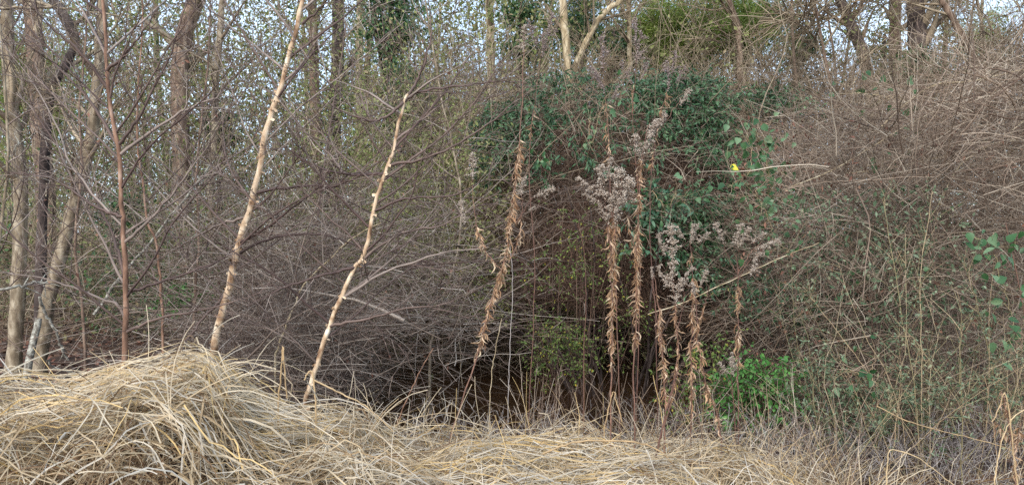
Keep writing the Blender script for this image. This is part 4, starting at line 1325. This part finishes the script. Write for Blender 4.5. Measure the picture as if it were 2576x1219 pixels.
vine('vine leaves dangling at the top edge of the brambles', [(2150, 235), (2210, 240), (2270, 250), (2300, 300)], 7.0, 30, 0.066, .14)
vine('vine with broad leaves low left of the slanting weeds', [(2090, 960), (2130, 930), (2180, 950), (2200, 900)], 5.4, 18, 0.058, .08)
vine('vine leaves scattered over the mid right thicket', [(2080, 560), (2150, 620), (2240, 680), (2330, 640), (2440, 700)], 6.2, 34, 0.047, .2)
vine('vine leaves threading the upper face of the mound', [(1480, 300), (1490, 360), (1520, 250), (1560, 230)], 7.9, 26, 0.062, .14)
vine('vine with shiny leaves hanging by the biggest goldenrod', [(1640, 480), (1680, 520), (1700, 490), (1740, 530)], 7.6, 26, 0.058, .12)
vine('glossy small vine sprig on the dark face of the mound', [(1355, 400), (1370, 410), (1390, 405)], 7.9, 10, 0.055, .06)

c = P(1838, 418, 6.0)
t = thing('yellow_leaf', 'single bright yellow leaf hanging on the dark right side of the mound', 'leaf', c)
o = bpy.data.objects.new('blade', leaf_mesh('blade', HEART, .2, .15, M['leaf_yellow']))
C.objects.link(o)
o.parent = t
bx, by, bz = basis(np.array([[.75, -.1, -.3]]), np.array([[0, -1, .5]]))
m = np.eye(4)
m[:3, 0], m[:3, 1], m[:3, 2] = bx[0] * .072, by[0] * .072, bz[0] * .072
o.matrix_local = Matrix(m.tolist())
q = curve([c, c + [-.02, .03, .06], c + [.0, .08, .16]], 8)
Buf().tubes(q[None], taper(.0012, .0012, 1, 8), 4).build('leaf_stalk', M['weed_stem'], t)

# ------------------------------------------------------------------ dry grass on the near bank
def draped(n, xr, yr, Lr, az, azs, lift, K=8, sag=0.):
    x0, y0 = U(xr[0], xr[1], n), U(yr[0], yr[1], n)
    L = U(Lr[0], Lr[1], n)
    a = rng.normal(az, azs, n)
    bend = rng.normal(0, .25, n)
    t = np.linspace(0, 1, K)[None]
    ang = a[:, None] + bend[:, None] * t
    kk = rng.integers(2, K, n)
    ang = ang + (np.arange(K)[None] >= kk[:, None]) * (rng.normal(0, .9, n) * (rng.random(n) < .3))[:, None]
    step = L[:, None] / (K - 1)
    xx = x0[:, None] + np.cumsum(np.cos(ang) * step, 1)
    yv = y0[:, None] + np.cumsum(np.sin(ang) * step, 1)
    off = U(-.06, lift, n)[:, None] + U(.0, .10, n)[:, None] * np.sin(math.pi * t) + rng.normal(0, .012, (n, K))
    e = env(xx, np.clip(yv, 1.5, 5.1))
    zz = .45 * e + .55 * (e[:, :1] * (1 - t) + e[:, -1:] * t) + off
    zz = np.minimum(zz, zz[:, :1] + .7)
    return np.stack([xx, yv, zz], -1)


def blade_w(n, K, a, b):
    W = U(a, b, n)[:, None] * np.linspace(1, .35, K)[None] ** .6
    return W * .5


def patch(name, label, sets):
    b = Buf()
    for q, (a, c_), tn in sets:
        n, K = q.shape[:2]
        fc = rng.normal(size=(n, 3)) * .6 + [0, -.6, 1.]
        b.ribbons(q, blade_w(n, K, a, c_), np.clip(rng.normal(tn[0], tn[1], n), 0, 1), .3, fc)
    return stuff(b.build(name, M['straw']), label, 'dry grass')


def arching(n, xr, yr, Lr, az, azs, el, grav, kink=.06, K=9, dz=-.12):
    x0, y0 = U(xr[0], xr[1], n), U(yr[0], yr[1], n)
    a = rng.normal(az, azs, n)
    e = U(el[0], el[1], n)
    D_ = np.stack([np.cos(a) * np.cos(e), np.sin(a) * np.cos(e), np.sin(e)], 1)
    S = np.stack([x0, y0, env(x0, y0) + dz], 1)
    return wander(S, D_, U(Lr[0], Lr[1], n), K, .045, U(grav[0], grav[1], n), kink)


patch('dry_grass', 'tall heap of flattened dry straw grass at the lower left', [
    (draped(800, (-3.2, -.6), (3.2, 4.6), (.2, .7), -.9, 2.4, .12), (.003, .010), (.5, .3)),
    (draped(420, (-2.6, -1.45), (3.6, 4.6), (.5, 1.1), .36, .25, .10), (.004, .009), (.8, .25)),
    (draped(220, (-3.3, -2.2), (3.3, 4.5), (.5, 1.0), -.2, .5, .09), (.004, .010), (.65, .3)),
    (arching(1500, (-3.2, -.7), (3.4, 4.6), (.25, .8), -1.1, 1.5, (-.6, .7), (.04, .40), .14), (.003, .011), (.6, .3)),
    (arching(640, (-2.0, -1.25), (3.8, 4.8), (.3, .8), -.2, 1.2, (-1., .4), (.10, .45), .13, dz=.0), (.003, .009), (.65, .3)),
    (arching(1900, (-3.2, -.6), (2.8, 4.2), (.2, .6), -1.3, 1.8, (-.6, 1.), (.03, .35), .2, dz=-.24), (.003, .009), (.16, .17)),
    (arching(700, (-2.4, -.6), (2.9, 3.7), (.2, .6), -1.3, 1.8, (-.4, .9), (.03, .35), .2, dz=-.12), (.003, .010), (.4, .3)),
    (arching(160, (-3.0, -.7), (3.5, 4.4), (.5, .95), -.9, .6, (.0, .6), (.12, .32), .08), (.008, .014), (.7, .2)),
    (arching(560, (-1.55, -.6), (3.8, 4.95), (.3, .75), .0, 2.0, (.1, 1.3), (.10, .45), .17), (.003, .008), (.65, .3)),
    (arching(420, (-2.9, -.4), (3.8, 4.9), (.15, .5), .0, 1.8, (.1, 1.3), (.02, .2), .26), (.003, .008), (.75, .25))])
patch('dry_grass', 'matted dry straw grass across the bottom centre', [
    (draped(1050, (-.9, 1.35), (3.1, 4.6), (.2, .65), .0, 2.4, .10), (.003, .008), (.6, .3)),
    (draped(260, (-.7, .4), (3.3, 4.2), (.5, 1.1), .1, .4, .09), (.004, .008), (.85, .2)),
    (arching(2300, (-.9, 1.9), (3.2, 4.9), (.15, .5), -.4, 2.4, (.1, 1.5), (.02, .30), .18), (.0025, .007), (.5, .32)),
    (arching(1500, (-.7, 2.1), (3.9, 5.2), (.2, .65), 0., 2.5, (.7, 1.5), (.02, .3), .2), (.0025, .006), (.5, .32))])
patch('dry_grass', 'thin sparse dry grass among the weeds at the lower right', [
    (arching(1000, (1.4, 3.4), (3.3, 5.4), (.2, .6), -.4, 2.4, (.2, 1.4), (.02, .3), .18), (.002, .006), (.35, .3)),
    (draped(500, (1.4, 3.3), (3.0, 5.2), (.2, .6), .0, 2.2, .05), (.0025, .007), (.4, .3))])
